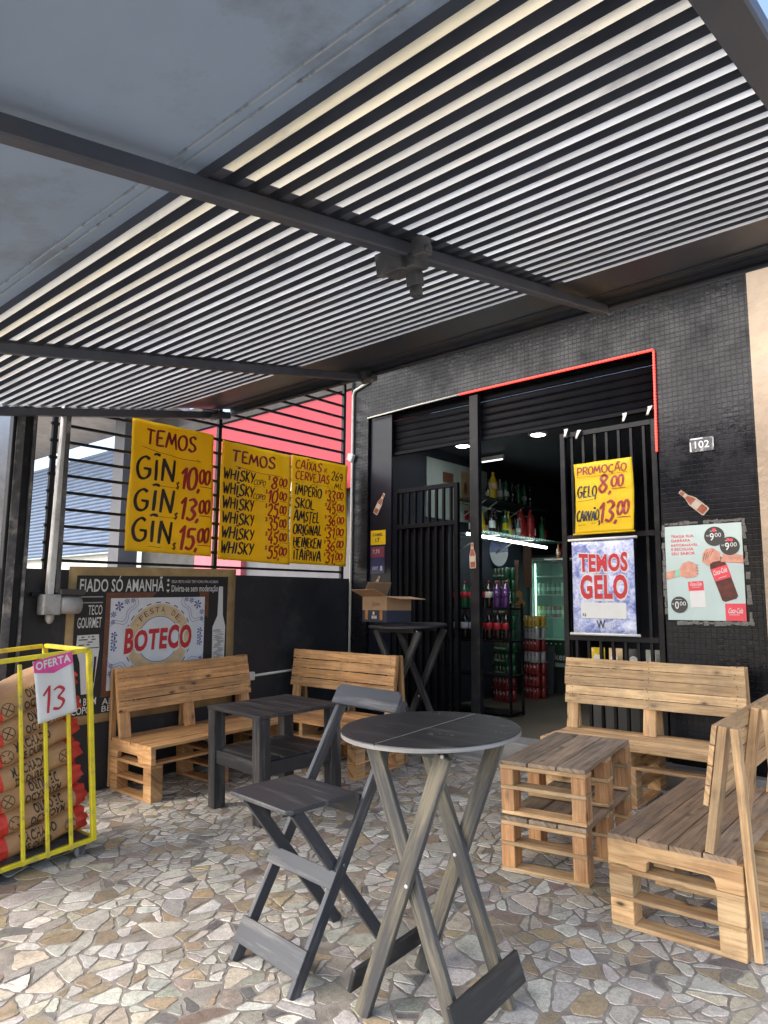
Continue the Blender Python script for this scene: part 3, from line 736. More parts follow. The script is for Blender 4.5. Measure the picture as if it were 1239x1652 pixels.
for i, n in enumerate(('8', '10', '25', '35', '45', '55')):
    y = .755-.137*i
    brush(ib, 'WHISKY', .03, y-.005, .105, f, .0155, .37, slant=.1)
    if i < 2: brush(ib, 'COPO', .385, y-.01, .05, f, .007, .14, slant=.2); stroke(ib, [(.39, y-.028), (.53, y-.024)], .004, f)
    brush(ir, '$', .525 if i else .55, y+.055, .045, f, .006, .035)
    price(ir, n, .555 if i else .59, y-.022, .122, f, 0, .0185, .265 if i else .23)
ib.build('black_lettering', INKB, t); im.build('heading', INKM, t); ir.build('red_prices', INKR, t)
t, f = banner('price_banner', 'yellow hand painted banner listing boxed beer prices under CAIXAS DE CERVEJAS', (WX+.05, 4.70, 1.872), .79, 1.105, (0, .01, .008), 4.1, group='yellow price banners')
ib, im, ir = MB(), MB(), MB()
brush(ir, 'CAIXAS', .05, .975, .088, f, .014, .37, slant=.1); brush(ir, 'DE', .44, .985, .04, f, .006, .05); brush(ir, 'CERVEJAS', .05, .862, .088, f, .014, .48, slant=.08)
brush(ib, '269', .555, .915, .095, f, .012, .18); brush(ib, 'ML', .61, .83, .065, f, .009, .13); stroke(ib, [(.05,.842),(.3,.832),(.52,.836)], .004, f)
for i, (nm, n) in enumerate((("IMPE'RIO", '33'), ('SKOL', '45'), ('AMSTEL', '36'), ('ORIGINAL', '31'), ('HEINEKEN', '36'), ('ITAIPAVA', '31'))):
    y = .705-.132*i; wd = .38 if i not in (1, 2) else (.27, .345)[i-1]
    brush(ib, nm, .045, y-.004, .10, f, .0150, wd, slant=.06)
    brush(ir, '$', .455, y+.05, .04, f, .006, .035); price(ir, n, .48, y-.02, .112, f, 0, .0175, .285)
ib.build('black_lettering', INKB, t); ir.build('red_lettering', INKR, t)

# printed bar banner on the low wall
t = thing('bar_banner', 'printed bar banner reading FIADO SÓ AMANHÃ and BOTECO on the low wall', 'banner', (WX+.012, 2.545, .60))
wv = lambda x, y: .003*math.sin(x*7+1)+.003*math.sin(y*6+x*4)
base = sheet((0,0,0), Y_, Z_, X_, wv)
BW, BH = 1.51, 1.105
f = lambda x, y, d=0: base(x, y+.03*x, d)
mb = MB(); mb.grid(16, 12, lambda u, v: f(-.03+u*(BW+.06), -.07+v*(BH+.105), -.006)); mb.build('backing_board', KRAFT, t, solid=.006)
mb = MB(); mb.grid(16, 12, lambda u, v: f(.03+u*(BW-.09), .0+v*(BH-.035), .002)); mb.build('black_print', BLACKP, t)
x0, x1, y0, y1 = .275, 1.245, .12, .93
mb = MB()
for r_ in (rect(x0, y1-.04, x1-x0, .045), rect(x0, y0, x1-x0, .045), rect(x0, y0+.045, .042, y1-y0-.085), rect(x1-.042, y0+.045, .042, y1-y0-.085)): mb.flat(r_, f, .0042)
mb.build('printed_frame', BROWNP, t)
mb = MB(); mb.grid(10, 8, lambda u, v: f(x0+.042+u*(x1-x0-.084), y0+.045+v*(y1-y0-.085), .0045)); mb.build('tile_panel', PALEB, t)
cx, cy = .76, .545
nv = MB()
for sx, sy, qx, qy in ((x0+.042, y1-.04, 1, -1), (x1-.042, y1-.04, -1, -1), (x0+.042, y0+.045, 1, 1), (x1-.042, y0+.045, -1, 1)):
    P = lambda a, b: (sx+a*qx, sy+b*qy)
    for a, b, r_ in ((.075, .065, .032), (.14, .028, .02), (.03, .13, .02), (.03, .19, .016), (.19, .02, .016)):
        for k in range(6):
            an = k*PI/3+.3; nv.flat([P(a, b), P(a+r_*math.cos(an-.3), b+r_*math.sin(an-.3)), P(a+1.35*r_*math.cos(an), b+1.35*r_*math.sin(an)), P(a+r_*math.cos(an+.3), b+r_*math.sin(an+.3))][::(1 if qx*qy > 0 else -1)], f, .0058+.0001*k)
    for r_ in (.20, .225):
        pts = [P(r_*math.cos(i*PI/2/9)*(1+.10*math.sin(i*1.4)), r_*math.sin(i*PI/2/9)*(1+.10*math.sin(i*1.4))) for i in range(10)]
        stroke(nv, smooth_path(pts, 3), .0035, f, 0, .0056, .9)
for sx, q in ((x0+.042, 1), (x1-.042, -1)):
    for dy in (-.05, 0, .05):
        for k in range(5):
            an = k*PI*2/5; nv.flat([(sx+q*.045, cy+dy)]+[(sx+q*.045+.028*math.cos(an+e), cy+dy+.028*math.sin(an+e)) for e in (-.35, 0, .35)], f, .0058+.0001*k)
nv.build('tile_ornament', NAVYP, t)
tn = MB(); ring(tn, cx, cy, .195, .285, f, .0064, 0); ring(tn, cx, cy, .288, .294, f, .0064, 0)
tn.build('badge', TANP, t)
bk = MB(); ring(bk, cx, cy, .186, .191, f, .0066, 0)
for k in range(44):
    if k % 2: ring(bk, cx, cy, .302, .31, f, .0066, 0, 2, k*2*PI/44, (k+1)*2*PI/44)
for i, ch in enumerate('•FESTA DE•'):
    if ch == ' ': continue
    an = R(146)-R(112)*i/9; px, py = cx+.222*math.cos(an), cy+.222*math.sin(an)
    text(bk, ch, px-.017*math.sin(an), py+.017*math.cos(an), .034 if ch != '•' else .014, .045 if ch != '•' else .014, f, .0068, .0, rot=an-PI/2)
bk.build('badge_print', GREYP, t)
wp = lambda a, b: (a, b*(1.18 if a < .09 else 1.0 if a < .4 else 1.15)+.012*math.sin(a/.55*PI)+a*.03)
w2 = MB(); text(w2, 'BOTECO', .440, .440, .645, .185, f, .0072, .075, warp=wp, shear=.03); w2.build('word_outline', WHITE, t)
w3 = MB(); text(w3, 'BOTECO', .452, .450, .62, .165, f, .0078, .042, warp=wp, shear=.03); w3.build('red_word', REDP, t)
wl = MB()
text(wl, 'FIADO SÓ AMANHÃ', .055, .945, .73, .125, f, .0045, .015); text(wl, 'ESSA FESTA NÃO TEM HORA PRA ACABAR', .86, 1.012, .48, .03, f, .0045); text(wl, 'Divirta-se sem moderação', .86, .938, .48, .055, f, .0045, .01)
wl.flat(circle(.825, 1.035, .011, n=10), f, .0045); wl.flat(circle(.825, .995, .011, n=10), f, .0045); wl.flat([(.808,.955),(.825,.93),(.842,.955)], f, .0045)
text(wl, 'TECO', .135, .765, .115, .075, f, .0045, .01); text(wl, 'GOURMET', .055, .665, .195, .08, f, .0045, .01)
for y_ in (.905, .9, .86, .855): wl.flat(rect(.06, y_, .19, .0025), f, .0045)
ring(wl, .83, .99, 0.0, .001, f, .0045, 0, 3)
# drinking glass and bottle woodcut
wl.flat([(.115,.16),(.21,.16),(.245,.50),(.235,.61),(.06,.61),(.055,.50),(.09,.40)], f, .0044)
bw = [(1.30,.28),(1.43,.28),(1.435,.62),(1.405,.72),(1.395,.98),(1.35,.98),(1.345,.72),(1.295,.62)]
wl.flat(bw, f, .0044)
text(wl, 'UM BOM', .05, .075, .19, .055, f, .0045, .01); text(wl, 'COPO', .05, .012, .15, .055, f, .0045, .01); text(wl, 'ALEGRIA', .29, .062, .3, .05, f, .0045, .01); text(wl, 'BEBIDAS', .29, .01, .3, .045, f, .0045, .01)
wl.build('white_print', WHITE, t)
hb = MB(); random.seed(3)
for k in range(40):
    y_ = .30+.30*k/40; wd = random.uniform(.03, .09); xx = 1.30+random.uniform(0, .125-wd); hb.flat(rect(xx, y_, wd, .003), f, .0052)
for k in range(26): hb.flat(rect(.07+random.uniform(0, .12), random.choice((.53, .55, .57, .59)), random.uniform(.01, .03), .008), f, .0052+.0001*k)
hb.flat([(.20,.24),(.215,.24),(.225,.44),(.205,.44)], f, .0055); hb.flat(rect(.06, .505, .18, .007), f, .0056)
hb.build('hatching', BLACKP, t)

# ------------------------------------------------------------------ tilting gate overhead
GA = R(11); GO = Vector((0, 3.95, 3.285)); gy = Vector((0, math.cos(GA), math.sin(GA))); gn = Vector((0, -math.sin(GA), math.cos(GA)))
gate = thing('tilting_gate', 'black up-and-over corrugated steel gate swung open overhead like a canopy', 'gate', (-2.9, 3.95, 3.285), extra=Matrix.Rotation(GA, 4, 'X'))
GX0, GX1 = -5.40+2.9, -.33+2.9
def gp(x, s, h): return (x, -s, h)
SL0, SL1, SLEN = .72, 2.90, 4.15
mb = MB(); mb.box(((GX0+GX1)/2, -SL0/2, .0), (GX1-GX0, SL0, .006)); mb.box(((GX0+GX1)/2, -.02, -.015), (GX1-GX0, .05, .05)); mb.tube([(GX0, -.06, -.055), (GX1, -.06, -.055)], .016, 8)
for y in (-.20, -.235): mb.box(((GX0+GX1)/2, y, -.008), (GX1-GX0, .014, .012))
mb.build('inner_plate', GATERUST, gate)
mb = MB(); mb.box(((GX0+GX1)/2, -(SL1+SLEN)/2, .0), (GX1-GX0, SLEN-SL1, .006)); mb.build('outer_plate', M('gate_plate_glare_tone', (.30, .40, .54), .42, var=.16, vs=1.0, bmp=.06, dirt=(.17, .20, .25), dirts=1.3), gate)  # black plate coloured pale blue, lens glare put into the base colour
mb = MB()
for y in (-2.965, -3.005): mb.box(((GX0+GX1)/2, y, -.006), (GX1-GX0, .006, .008))
mb.build('plate_seam', M('bare_seam', (.40, .46, .52), .4, dirt=(.08,.08,.08), dirts=14), gate)
fr = MB(); B1, B2 = -1.70+2.9, -3.65+2.9
for x, w_, h in ((GX0+.04, .06, .06), (B2, .045, .055), (B1, .05, .055), (GX1-.04, .09, .05)):
    fr.box((x, -SLEN/2+.08, -.018-h/2-.022), (w_, SLEN-.35, h))
fr.each('frame_beam', GATEBLK, gate, bevel=.006)
NR = 24; pitch = (SL1-SL0)/NR
for a, b_, first in ((GX0+.02, B2, .05), (B2, B1, .035), (B1, GX1-.02, .075)):
    mb = MB()
    for i in range(NR):
        s0 = SL0+i*pitch
        P = [(s0, 0), (s0+.040, 0), (s0+.046, -.032), (s0+.086, -.032), (s0+pitch, 0)]
        for j in range(4):
            (sa, ha), (sb, hb_) = P[j], P[j+1]
            jit = random.uniform(-.012, .012) if j == 2 else 0
            if j == 2:
                k = random.uniform(.78, 1.06)
                warm = max(0, min(1, (i-15)/7))*random.uniform(.45, 1); worn = max(0, min(1, (8-i)/7))
                c = tuple(k*(1-.35*worn)*q for q in (1+.12*warm, 1-.02*warm, 1-.30*warm))
                x_a = a+first+(jit if first else 0); x_b = b_-(.07 if b_ > 2 else .038)+jit
                n0 = len(mb.v); mb.v += [gp(x_a, sa, ha), gp(x_b, sa, ha), gp(x_b, sb, hb_), gp(x_a, sb, hb_)]; mb.face([n0, n0+1, n0+2, n0+3], None, c, 1)
                for (xa2, xb2) in ((a, x_a), (x_b, b_)):
                    if xb2-xa2 > .002:
                        n0 = len(mb.v); mb.v += [gp(xa2, sa, ha), gp(xb2, sa, ha), gp(xb2, sb, hb_), gp(xa2, sb, hb_)]; mb.face([n0, n0+1, n0+2, n0+3], None, (1.1, 1.1, 1.1), 0)
            else:
                n0 = len(mb.v); mb.v += [gp(a, sa, ha), gp(b_, sa, ha), gp(b_, sb, hb_), gp(a, sb, hb_)]; mb.face([n0, n0+1, n0+2, n0+3], None, ONE, 0)
    mb.build('corrugated_sheet', [GATEBLK, GALV], gate)
mb = MB()
hx, hs = -1.74+2.9, 1.93
mb.box((hx, -hs, -.115), (.16, .10, .05)); mb.box((hx-.02, -hs-.06, -.10), (.13, .045, .09)); mb.box((hx+.02, -hs+.03, -.165), (.05, .06, .06)); mb.tube([(hx+.02, -hs+.03, -.19), (hx+.02, -hs+.03, -.235)], .026, 10); mb.box((hx+.13, -hs-.05, -.085), (.05, .06, .07)); mb.tube([(hx+.09, -hs-.05, -.10), (hx+.17, -hs-.05, -.10)], .018, 8)
mb.build('pivot_bracket', GREYMET, gate, bevel=.004)
mb = MB(); mb.tube([(GX0+.1, -.33, -.10), (GX0+.22, -.33, -.10)], .03, 10); mb.tube([(B2, -.1, -.09), (B2+.12, -.1, -.09)], .03, 10); mb.box((B2+.06, -.13, -.06), (.05, .07, .05))
mb.each('guide_roller', GREYMET, gate)

t = thing('gate_post', 'scuffed black steel gate post beside the white painted pillar', 'post', (WX+.045, 2.085, -.02))
mb = MB(); mb.box((0, 0, 1.46), (.07, .17, 2.92)); mb.build('channel', BLKMET, t, bevel=.004)
mb = MB(); mb.box((.042, -.035, 1.45), (.012, .055, 2.85)); mb.build('guide_strip', GREYMET, t); mb = MB(); mb.box((.046, .06, 1.45), (.02, .02, 2.85)); mb.build('edge_rod', GREYMET, t)
t = thing('gate_opener', 'scuffed metal gate opener rail with a grey motor at its foot beside the bar banner', 'gate opener', (WX+.075, 2.375, 1.36))
mb = MB(); mb.bar((0, -.03, .16), (0, .0, 1.60), .045, .06, (1,0,0)); mb.build('drive_rail', ALU, t, bevel=.004)
mb = MB(); mb.box((.035, .012, .85), (.022, .028, 1.35)); mb.build('screw_channel', GREYMET, t)
mb = MB(); mb.box((.01, -.03, .085), (.12, .13, .15)); mb.lathe([(.034,-.02),(.030,.045),(.014,.075)], (.01, -.02, .02), 12, rot=Matrix.Rotation(PI, 3, 'X')); mb.lathe([(.045,-.025),(.045,.025)], (.03,-.02,.09), 14, rot=Matrix.Rotation(PI/2, 3, 'Y')); mb.build('gearbox', M('cast_aluminium', (.42,.42,.41), .5, metal=.3, dirt=(.15,.14,.12), dirts=9), t, bevel=.01, seg=2)
mb = MB(); mb.lathe([(.045,-.08),(.066,-.07),(.069,0),(.066,.07),(.04,.08)], (.03, .115, .085), 16, rot=Matrix.Rotation(PI/2, 3, 'X')); mb.build('motor', M('grey_motor_paint', (.36,.36,.36), .5, dirt=(.15,.14,.12)), t)
mb = MB(); mb.box((.03, .11, .178), (.12, .19, .045)); mb.build('control_cover', GREYP, t, bevel=.008)
mb = MB(); mb.box((-.03, -.02, .16), (.03, .26, .03)); mb.build('wall_bracket', BLKMET, t)
mb = MB(); mb.box((-5.91, 2.05, 1.35), (.16, .34, 3.6)); tag(mb.build('white_pillar', M('white_wall_paint', (.78,.78,.77), .7, var=.08, dirt=(.5,.5,.48))), 'white painted gate pillar just outside the black gate post', 'pillar')

# ------------------------------------------------------------------ neighbours
t = thing('neighbouring_house', 'red painted neighbouring house seen through the grille behind the price banners', 'house', (-8.2, 7.05, -.05))
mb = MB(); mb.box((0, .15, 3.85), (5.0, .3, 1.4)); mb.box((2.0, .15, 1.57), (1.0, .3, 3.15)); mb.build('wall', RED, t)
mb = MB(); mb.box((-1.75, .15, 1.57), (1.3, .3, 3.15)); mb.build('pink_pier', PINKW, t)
mb = MB(); mb.box((.2, .2, 1.57), (2.6, .2, 3.15)); mb.build('grey_door', GREYW, t)
mb = MB(); mb.box((.55, -.12, 3.22), (1.3, .22, .16)); mb.box((.75, -.05, 3.0), (.9, .1, .28)); mb.build('canopy_box', CREAMW, t)
mb = MB(); mb.box((.85, -.24, 3.10), (.42, .02, .22)); mb.build('sign_plate', DARKG, t)
mb = MB(); mb.box((-.9, 1.2, 5.0), (7.2, 2.6, .14), Matrix.Rotation(R(16), 3, 'X')); mb.build('roof', DARKG, t)
t = thing('shuttered_building', 'pale building with a blue grey roller shutter seen through the grille', 'building', (-15.3, 7.05, -.05))
mb = MB()
for i in range(27): mb.grid(1, 3, lambda u, v, i=i: (-3.2+u*5.05, -.02*math.sin(PI*v), 2.55+.078*(i+v)))
mb.build('roller_shutter', SHUTB, t)
mb = MB(); mb.box((2.05, .1, 2.6), (.4, .4, 5.2)); mb.box((-3.5, .1, 2.6), (.6, .4, 5.2)); mb.each('pier', GREYW, t)
mb = MB(); mb.box((-.7, .3, 1.28), (5.1, .2, 2.54)); mb.build('lower_wall', CREAMW, t)
mb = MB(); mb.box((-.3, -.5, 5.45), (7.5, 2.2, .10), Matrix.Rotation(R(-10), 3, 'X')); mb.build('eave', EAVE, t)
mb = MB(); mb.box((3.2, .5, 2.6), (1.9, .2, 5.2)); mb.build('gap_panel', DARKG, t)  # dark panel filling the dark gap between the two buildings
mb = MB(); mb.box((.06, 5.60, 2.4), (2.72, .36, 5.6)); tag(mb.build('neighbouring_wall', BEIGE), 'rough beige plastered wall next to the black tiled shop front', 'wall')

# ================================================================== FURNITURE
def tw(a=.78, b=1.14, warm=.05):
    k = random.uniform(a, b)*(.72 if random.random() < .14 else 1); w_ = random.uniform(-warm, warm); return (k*(1+w_), k, k*(1-w_))
def pallet_bench(label, loc, rz, L, D, nback, seat_mat=PINE, back_mat=PINE, seatz=.40, top=.93, gap=.008, btint=(1, 1, 1)):
    t = thing('pallet_bench', label, 'bench', loc, rz, True, 'benches knocked together from pallets')
    T = lambda: tuple(a*b for a, b in zip(tw(), btint))
    m = MB(); n = 4; w_ = (D-.02)/n
    for i in range(n):
        y = w_*(i+.5); m.box((L/2, y, seatz-.011-random.uniform(0, .003)), (L+random.uniform(-.01, .01), w_-random.uniform(.003, .012), .022), Matrix.Rotation(random.uniform(-.003, .003), 3, 'Z'), T())
        for x in (.02, L/2, L-.02):
            for q in (-.025, .022): m.lathe([(.0042, 0), (.0038, .0012)], (x+random.uniform(-.006, .006), y+q+random.uniform(-.006, .006), seatz-.0005), 8, mat=1)
    m.build('seat', [seat_mat, NAIL], t, bevel=.0025)
    m = MB(); z1 = seatz-.024
    out = [(0, z1-.125), (.10*D/.6, z1-.125), (.30*D/.6, z1-.128), (.31*D/.6, z1-.085), (.335*D/.6, z1-.075), (.76*D, z1-.075), (.80*D, z1-.085), (.815*D, z1-.125), (D, z1-.125), (D, z1), (0, z1)]
    out = [(0, z1-.115), (.30*D, z1-.115), (.31*D, z1-.075), (.33*D, z1-.065), (.77*D, z1-.065), (.80*D, z1-.075), (.815*D, z1-.115), (D, z1-.115), (D, z1), (0, z1)]
    for x in (.0, L/2-.02, L-.04):
        b0 = len(m.f); m.prism(out, lambda y, z, d, x=x: (x+d, y, z), 0, .04, T())
        for q in range(b0, len(m.f)): m.uv[q] = [(u, v_*1.0) for u, v_ in m.uv[q]]
    m.each('seat_frame', PINE, t, bevel=.003)
    m = MB(); m2 = MB(); zb = z1-.117
    for x in (.05, L/2, L-.05):
        m.box((x, D/2, zb-.011), (.10, D, .022), None, T()); m.box((x, D/2, zb*.5), (.10, D-.006, .018), None, T()); m.box((x, D/2, .012), (.095, D-.01, .02), None, T())
        for y in (.055, D-.055):
            hh = zb*.5-.009-.022; m2.box((x, y, .022+hh/2), (.098, .105, hh), None, T()); h2 = zb-.022-zb*.5-.009; m2.box((x, y, zb*.5+.009+h2/2), (.098, .108, h2), None, T())
    m.box((L/2, .05, zb+.009), (L, .09, .018), None, T())
    m.each('base_slat', PINE, t, bevel=.003); m2.each('base_block', PINE, t, bevel=.003)
    # backrest leans on three A-shaped posts
    yb0, yb1 = D-.13, D-.045; zb0, zb1 = seatz+.19, top
    m = MB(); h = (zb1-zb0)/nback; ln = math.atan2(yb1-yb0, top-seatz)
    for i in range(nback):
        z = zb0+h*(i+.5); y = yb0+(yb1-yb0)*(z-seatz)/(top-seatz)-.030
        m.box((L/2+random.uniform(-.004, .004), y, z), (L+random.uniform(-.012, .01), .020, h-random.uniform(.3, 1)*gap), Matrix.Rotation(random.uniform(-.004, .004), 3, 'Y') @ Matrix.Rotation(-ln, 3, 'X'), T())
        for x in (.055, L/2, L-.055):
            for q in (-.024, .024): m.lathe([(.0045, 0), (.004, .0012)], (x+random.uniform(-.014, .014), y-.0115+q*math.sin(ln), z+q+random.uniform(-.008, .008)), 8, mat=1, rot=Matrix.Rotation(PI/2-ln, 3, 'X'))
    m.build('backrest', [back_mat, NAIL], t, bevel=.002)
    for x in (.055, L/2, L-.055):
        m = MB(); m.bar((x, yb0, seatz), (x, yb1, top-.005), .09, .035, (0, 1, 0), T()); m.build('post', PINE, t, bevel=.002)
    for x in (.03, L/2+.02, L-.03):
        m = MB(); m.bar((x, D+.035, .015), (x, yb1+.045, top-.01), .045, .032, (0, 1, 0), T()); m.build('brace', PINE, t, bevel=.002)
    return t
# (front-left corner, turn)
pallet_bench('pallet bench standing along the low wall in front of the BOTECO banner', (-4.80, 2.915, fz(2.915)), R(90), 1.27, .60, 4, seat_mat=PINE, gap=.006, btint=(1.0, .80, .62))
pallet_bench('pallet bench in the corner between the white conduit and the black side table', (-5.32, 4.24, fz(4.24)), 0, 1.30, .60, 4, gap=.009, btint=(1.02, .82, .64))
pallet_bench('pallet bench against the barred gate and black tiles, below the two tied signs', (-2.73, 4.86, fz(4.86)), R(1), 1.31, .56, 5, gap=.006, btint=(1.14, 1.06, .97))
pallet_bench('pallet bench nearest the camera, seen end on with its A-shaped back supports', (-1.515, 4.42, fz(4.42)), R(-90+1.0), 1.165, .57, 4, seat_mat=PINEW, gap=.006, btint=(1.10, 1.03, .96))

# stack of two small pallets used as a table
def pallet(label, z, top_gap):
    t = thing('pallet', label, 'pallet', (-2.205, 3.475, fz(3.475)), R(7.5), True, 'small pallets stacked as a table', extra=Matrix.Translation((0, 0, z)))
    w_, d_ = .475, .84
    m = MB()
    for i in range(3): m.box((w_/2, d_*(i+.5)/3 if False else d_/2, .275), (w_/3-.006, d_, .022), None, tw()) if False else m.box((w_*(i+.5)/3, d_/2, .272), (w_/3-.006, d_-.01*i, .022), None, tw())
    m.build('deck', PINEW, t, bevel=.003)
    m = MB()
    for z_ in (.012, .145, .250):
        for y in (.05, d_/2, d_-.05): m.box((w_/2, y, z_), (w_+random.uniform(-.008, .008), .095, .02), None, tw())
    m.each('slat', PINE, t, bevel=.002)
    m = MB()
    for x in (.04, w_-.04):
        for y in (.05, d_/2, d_-.05):
            q = tw(.75, 1.0); q = (q[0]*1.04, q[1]*.80, q[2]*.66); m.box((x, y, .0785), (.075, .10, .111), None, q, grain=2); m.box((x, y, .1975), (.075, .10, .083), None, q, grain=2)
    m.each('block', PINE, t, bevel=.003)
    return t
pallet('lower small pallet of the two stacked as a table beside the nearest bench', 0, 0)
pallet('upper small pallet of the two stacked as a table, its deck grey with wear', .289, 0)

# black side table
t = thing('side_table', 'black painted square side table with a lower shelf between two pallet benches', 'table', (-4.42, 3.13, fz(3.13)), R(-5), True)
sw, sdp, shh = .66, .70, .70
m = MB()
for i in range(5): m.box((sw/2, sdp*(i+.5)/5, shh-.011), (sw, sdp/5-.002, .022), None, tw(.9, 1.1, 0))
m.build('tabletop', BLKWOOD, t, bevel=.003)
for x in (.048, sw-.048):
    for y in (.05, sdp-.05):
        m = MB(); m.box((x, y, (shh-.022)/2), (.085, .09, shh-.022)); m.build('leg', BLKWOOD, t, bevel=.004)
m = MB()
for i in range(4): m.box((sw/2, .06+(sdp-.12)*(i+.5)/4, .40), (sw-.10, (sdp-.12)/4-.002, .02))
m.build('shelf', BLKWOOD, t, bevel=.003)
m = MB()
for y in (.035, sdp-.035): m.box((sw/2, y, .355), (sw-.18, .03, .09))
for x in (.03, sw-.03): m.box((x, sdp/2, .35), (.03, sdp-.19, .09))
m.each('rail', BLKWOOD, t, bevel=.003)

# folding bar chair
def bolt(m, p, ax): m.lathe([(.008, 0), (.007, .003), (.003, .005)], p, 10, rot=ax)
t = thing('folding_bar_chair', 'tall charcoal folding wooden chair with two foot boards beside the round table', 'chair', (-2.365, 1.955, fz(1.955)), R(-5.2), True)
for sx in (-1, 1):
    m = MB(); m.bar((sx*.20, .012, .0), (sx*.195, .635, 1.02), .024, .05, (0, 1, 0)); m.build('front_leg', CHAIRWOOD, t, bevel=.002)
    m = MB(); m.bar((sx*.172, .055, .665), (sx*.172, .54, .0), .024, .05, (0, 1, 0)); m.build('rear_leg', CHAIRWOOD, t, bevel=.002)
m = MB(); pts = [(-.195,-.012),(.195,-.012),(.218,.012),(.215,.33),(-.215,.33),(-.218,.012)]
m.prism(pts, lambda x, y, d: (x, y, d), .672, .69); m.build('seat', CHAIRWOOD, t, bevel=.004, seg=2)
m = MB()
for x in (-.14, .14): m.box((x, .16, .660), (.022, .30, .022))
m.box((0, .385, .62), (.37, .022, .09)); m.build('seat_support', CHAIRWOOD, t, bevel=.002)
m = MB(); rot = Matrix.Rotation(-math.atan2(.623, 1.02), 3, 'X'); m.prism([(-.222,-.048),(.222,-.048),(.222,.030),(.20,.050),(-.20,.050),(-.222,.030)], lambda x, z, d: Vector((0, .622, 1.0))+rot @ Vector((x, -.028-d, z)), 0, .016); m.build('backrest', CHAIRWOOD, t, bevel=.003)
for z, hh in ((.115, .10), (.375, .07)):
    m = MB(); y = .012+.623*z/1.02; m.box((0, y-.034, z), (.445, .016, hh), rot); m.build('foot_board', CHAIRWOOD, t, bevel=.002)
m = MB()
for sx in (-1, 1): bolt(m, (sx*.2135, .265, .42), Matrix.Rotation(sx*PI/2, 3, 'Y'))
m.each('bolt', GREYMET, t)

def bar_table(label, loc, rz, h, r, legm, topm, edgem, xs=.205):
    t = thing('folding_bar_table', label, 'table', loc, rz, True, 'tall folding bar tables')
    legs = ((xs, -.21, -xs+.04, -.178), (-xs, -.178-.0, xs-.04, -.205), (xs, .15, -xs+.04, .178), (-xs, .18, xs-.04, .150))
    ys = ((-.155, 0), (-.185, 0), (.155, 0), (.185, 0))
    for (xb, yb, xt, yt), (yy, _) in zip(((xs, 0, -xs+.05, 0), (-xs, 0, xs-.02, 0), (xs, 0, -xs+.05, 0), (-xs, 0, xs-.02, 0)), ys):
        m = MB(); m.bar((xb, yy, 0), (xt, yy, h-.045), .027, .062, (1, 0, 0)); m.build('leg', legm, t, bevel=.003)
    m = MB()
    for y in (-.155, .155): m.box((0.0, y, h-.042), (r*1.15, .03, .045))
    m.each('apron', legm, t, bevel=.003)
    m = MB()
    for sgn in (-1, 1):
        a0 = PI/2 if sgn < 0 else -PI/2
        pts = [(sgn*.0012, -math.sqrt(r*r-1e-6)*(1 if sgn > 0 else -1))] if False else []
        pts = [(r*math.cos(a0+PI*i/36)+sgn*.001, r*math.sin(a0+PI*i/36)) for i in range(37)]
        m.prism(pts, lambda x, y, d: (x, y, d), h-.019, h)
    m.build('tabletop', topm, t, bevel=.004, seg=2)
    m = MB(); n0 = 72
    for k in range(n0):
        a_, b_ = 2*PI*k/n0, 2*PI*(k+1)/n0; q = [(r+.0012)*math.cos(a_), (r+.0012)*math.sin(a_), (r+.0012)*math.cos(b_), (r+.0012)*math.sin(b_)]
        i0 = len(m.v); m.v += [(q[0], q[1], h-.018), (q[2], q[3], h-.018), (q[2], q[3], h-.004), (q[0], q[1], h-.004)]; m.face([i0, i0+1, i0+2, i0+3], [(a_*r, 0), (b_*r, 0), (b_*r, .015), (a_*r, .015)])
    m.box((0, 0, h+.0003), (.0035, 2*r-.02, .0012), grain=1); m.build('edge_band', edgem, t)
    m = MB(); m.box((xs+.012, 0, .125), (.018, .46, .11), Matrix.Rotation(R(-18), 3, 'Y')); m.build('foot_board', topm, t, bevel=.003)
    m = MB(); m.box((-xs-.010, 0, .13), (.018, .46, .09), Matrix.Rotation(R(18), 3, 'Y')); m.build('foot_board', topm, t, bevel=.003)
    m = MB()
    for y, z in ((-.1985, .50), (-.1985, h-.045), (.1985, .50)): bolt(m, (0.02 if z < .9 else xs*.9, y, z), Matrix.Rotation(PI/2 if y < 0 else -PI/2, 3, 'X'))
    bolt(m, (.0, .1415, .50), Matrix.Rotation(PI/2, 3, 'X'))
    m.each('bolt', ALU, t)
    return t
bt = bar_table('round folding bar table with weathered crossed legs, front and centre', (-1.705, 2.245, fz(2.245)), R(3), 1.005, .337, LEGWOOD, TOPWOOD, wood('bare_board_edge', (.12, .12, .115), (.30, .29, .27), .7, knots=False, grime=.3))
m = MB(); random.seed(9)
for cx_, cy_ in ((.08, -.10), (.13, -.08), (.24, .16), (.27, .05), (-.16, -.08), (.02, .22), (-.1, .25)):
    for k in range(5):
        a = random.uniform(0, PI); x, y = cx_+random.uniform(-.03, .03), cy_+random.uniform(-.015, .015); q = .011*random.random()+.003
        m.flat([(x, y), (x+q*math.cos(a), y+q*math.sin(a)), (x+q*math.cos(a)-.003*math.sin(a), y+q*math.sin(a)+.003*math.cos(a))], lambda a_, b_, d: (a_, b_, 1.0056+.0001*k))
m.each('paint_chip', CREAMW, bt)
bar_table('dim black bar table in the doorway carrying the open cardboard box', (-4.24, 5.18, fz(5.18)), R(0), 1.165, .36, BLKWOOD, BLKWOOD, BLKWOOD, xs=.30)

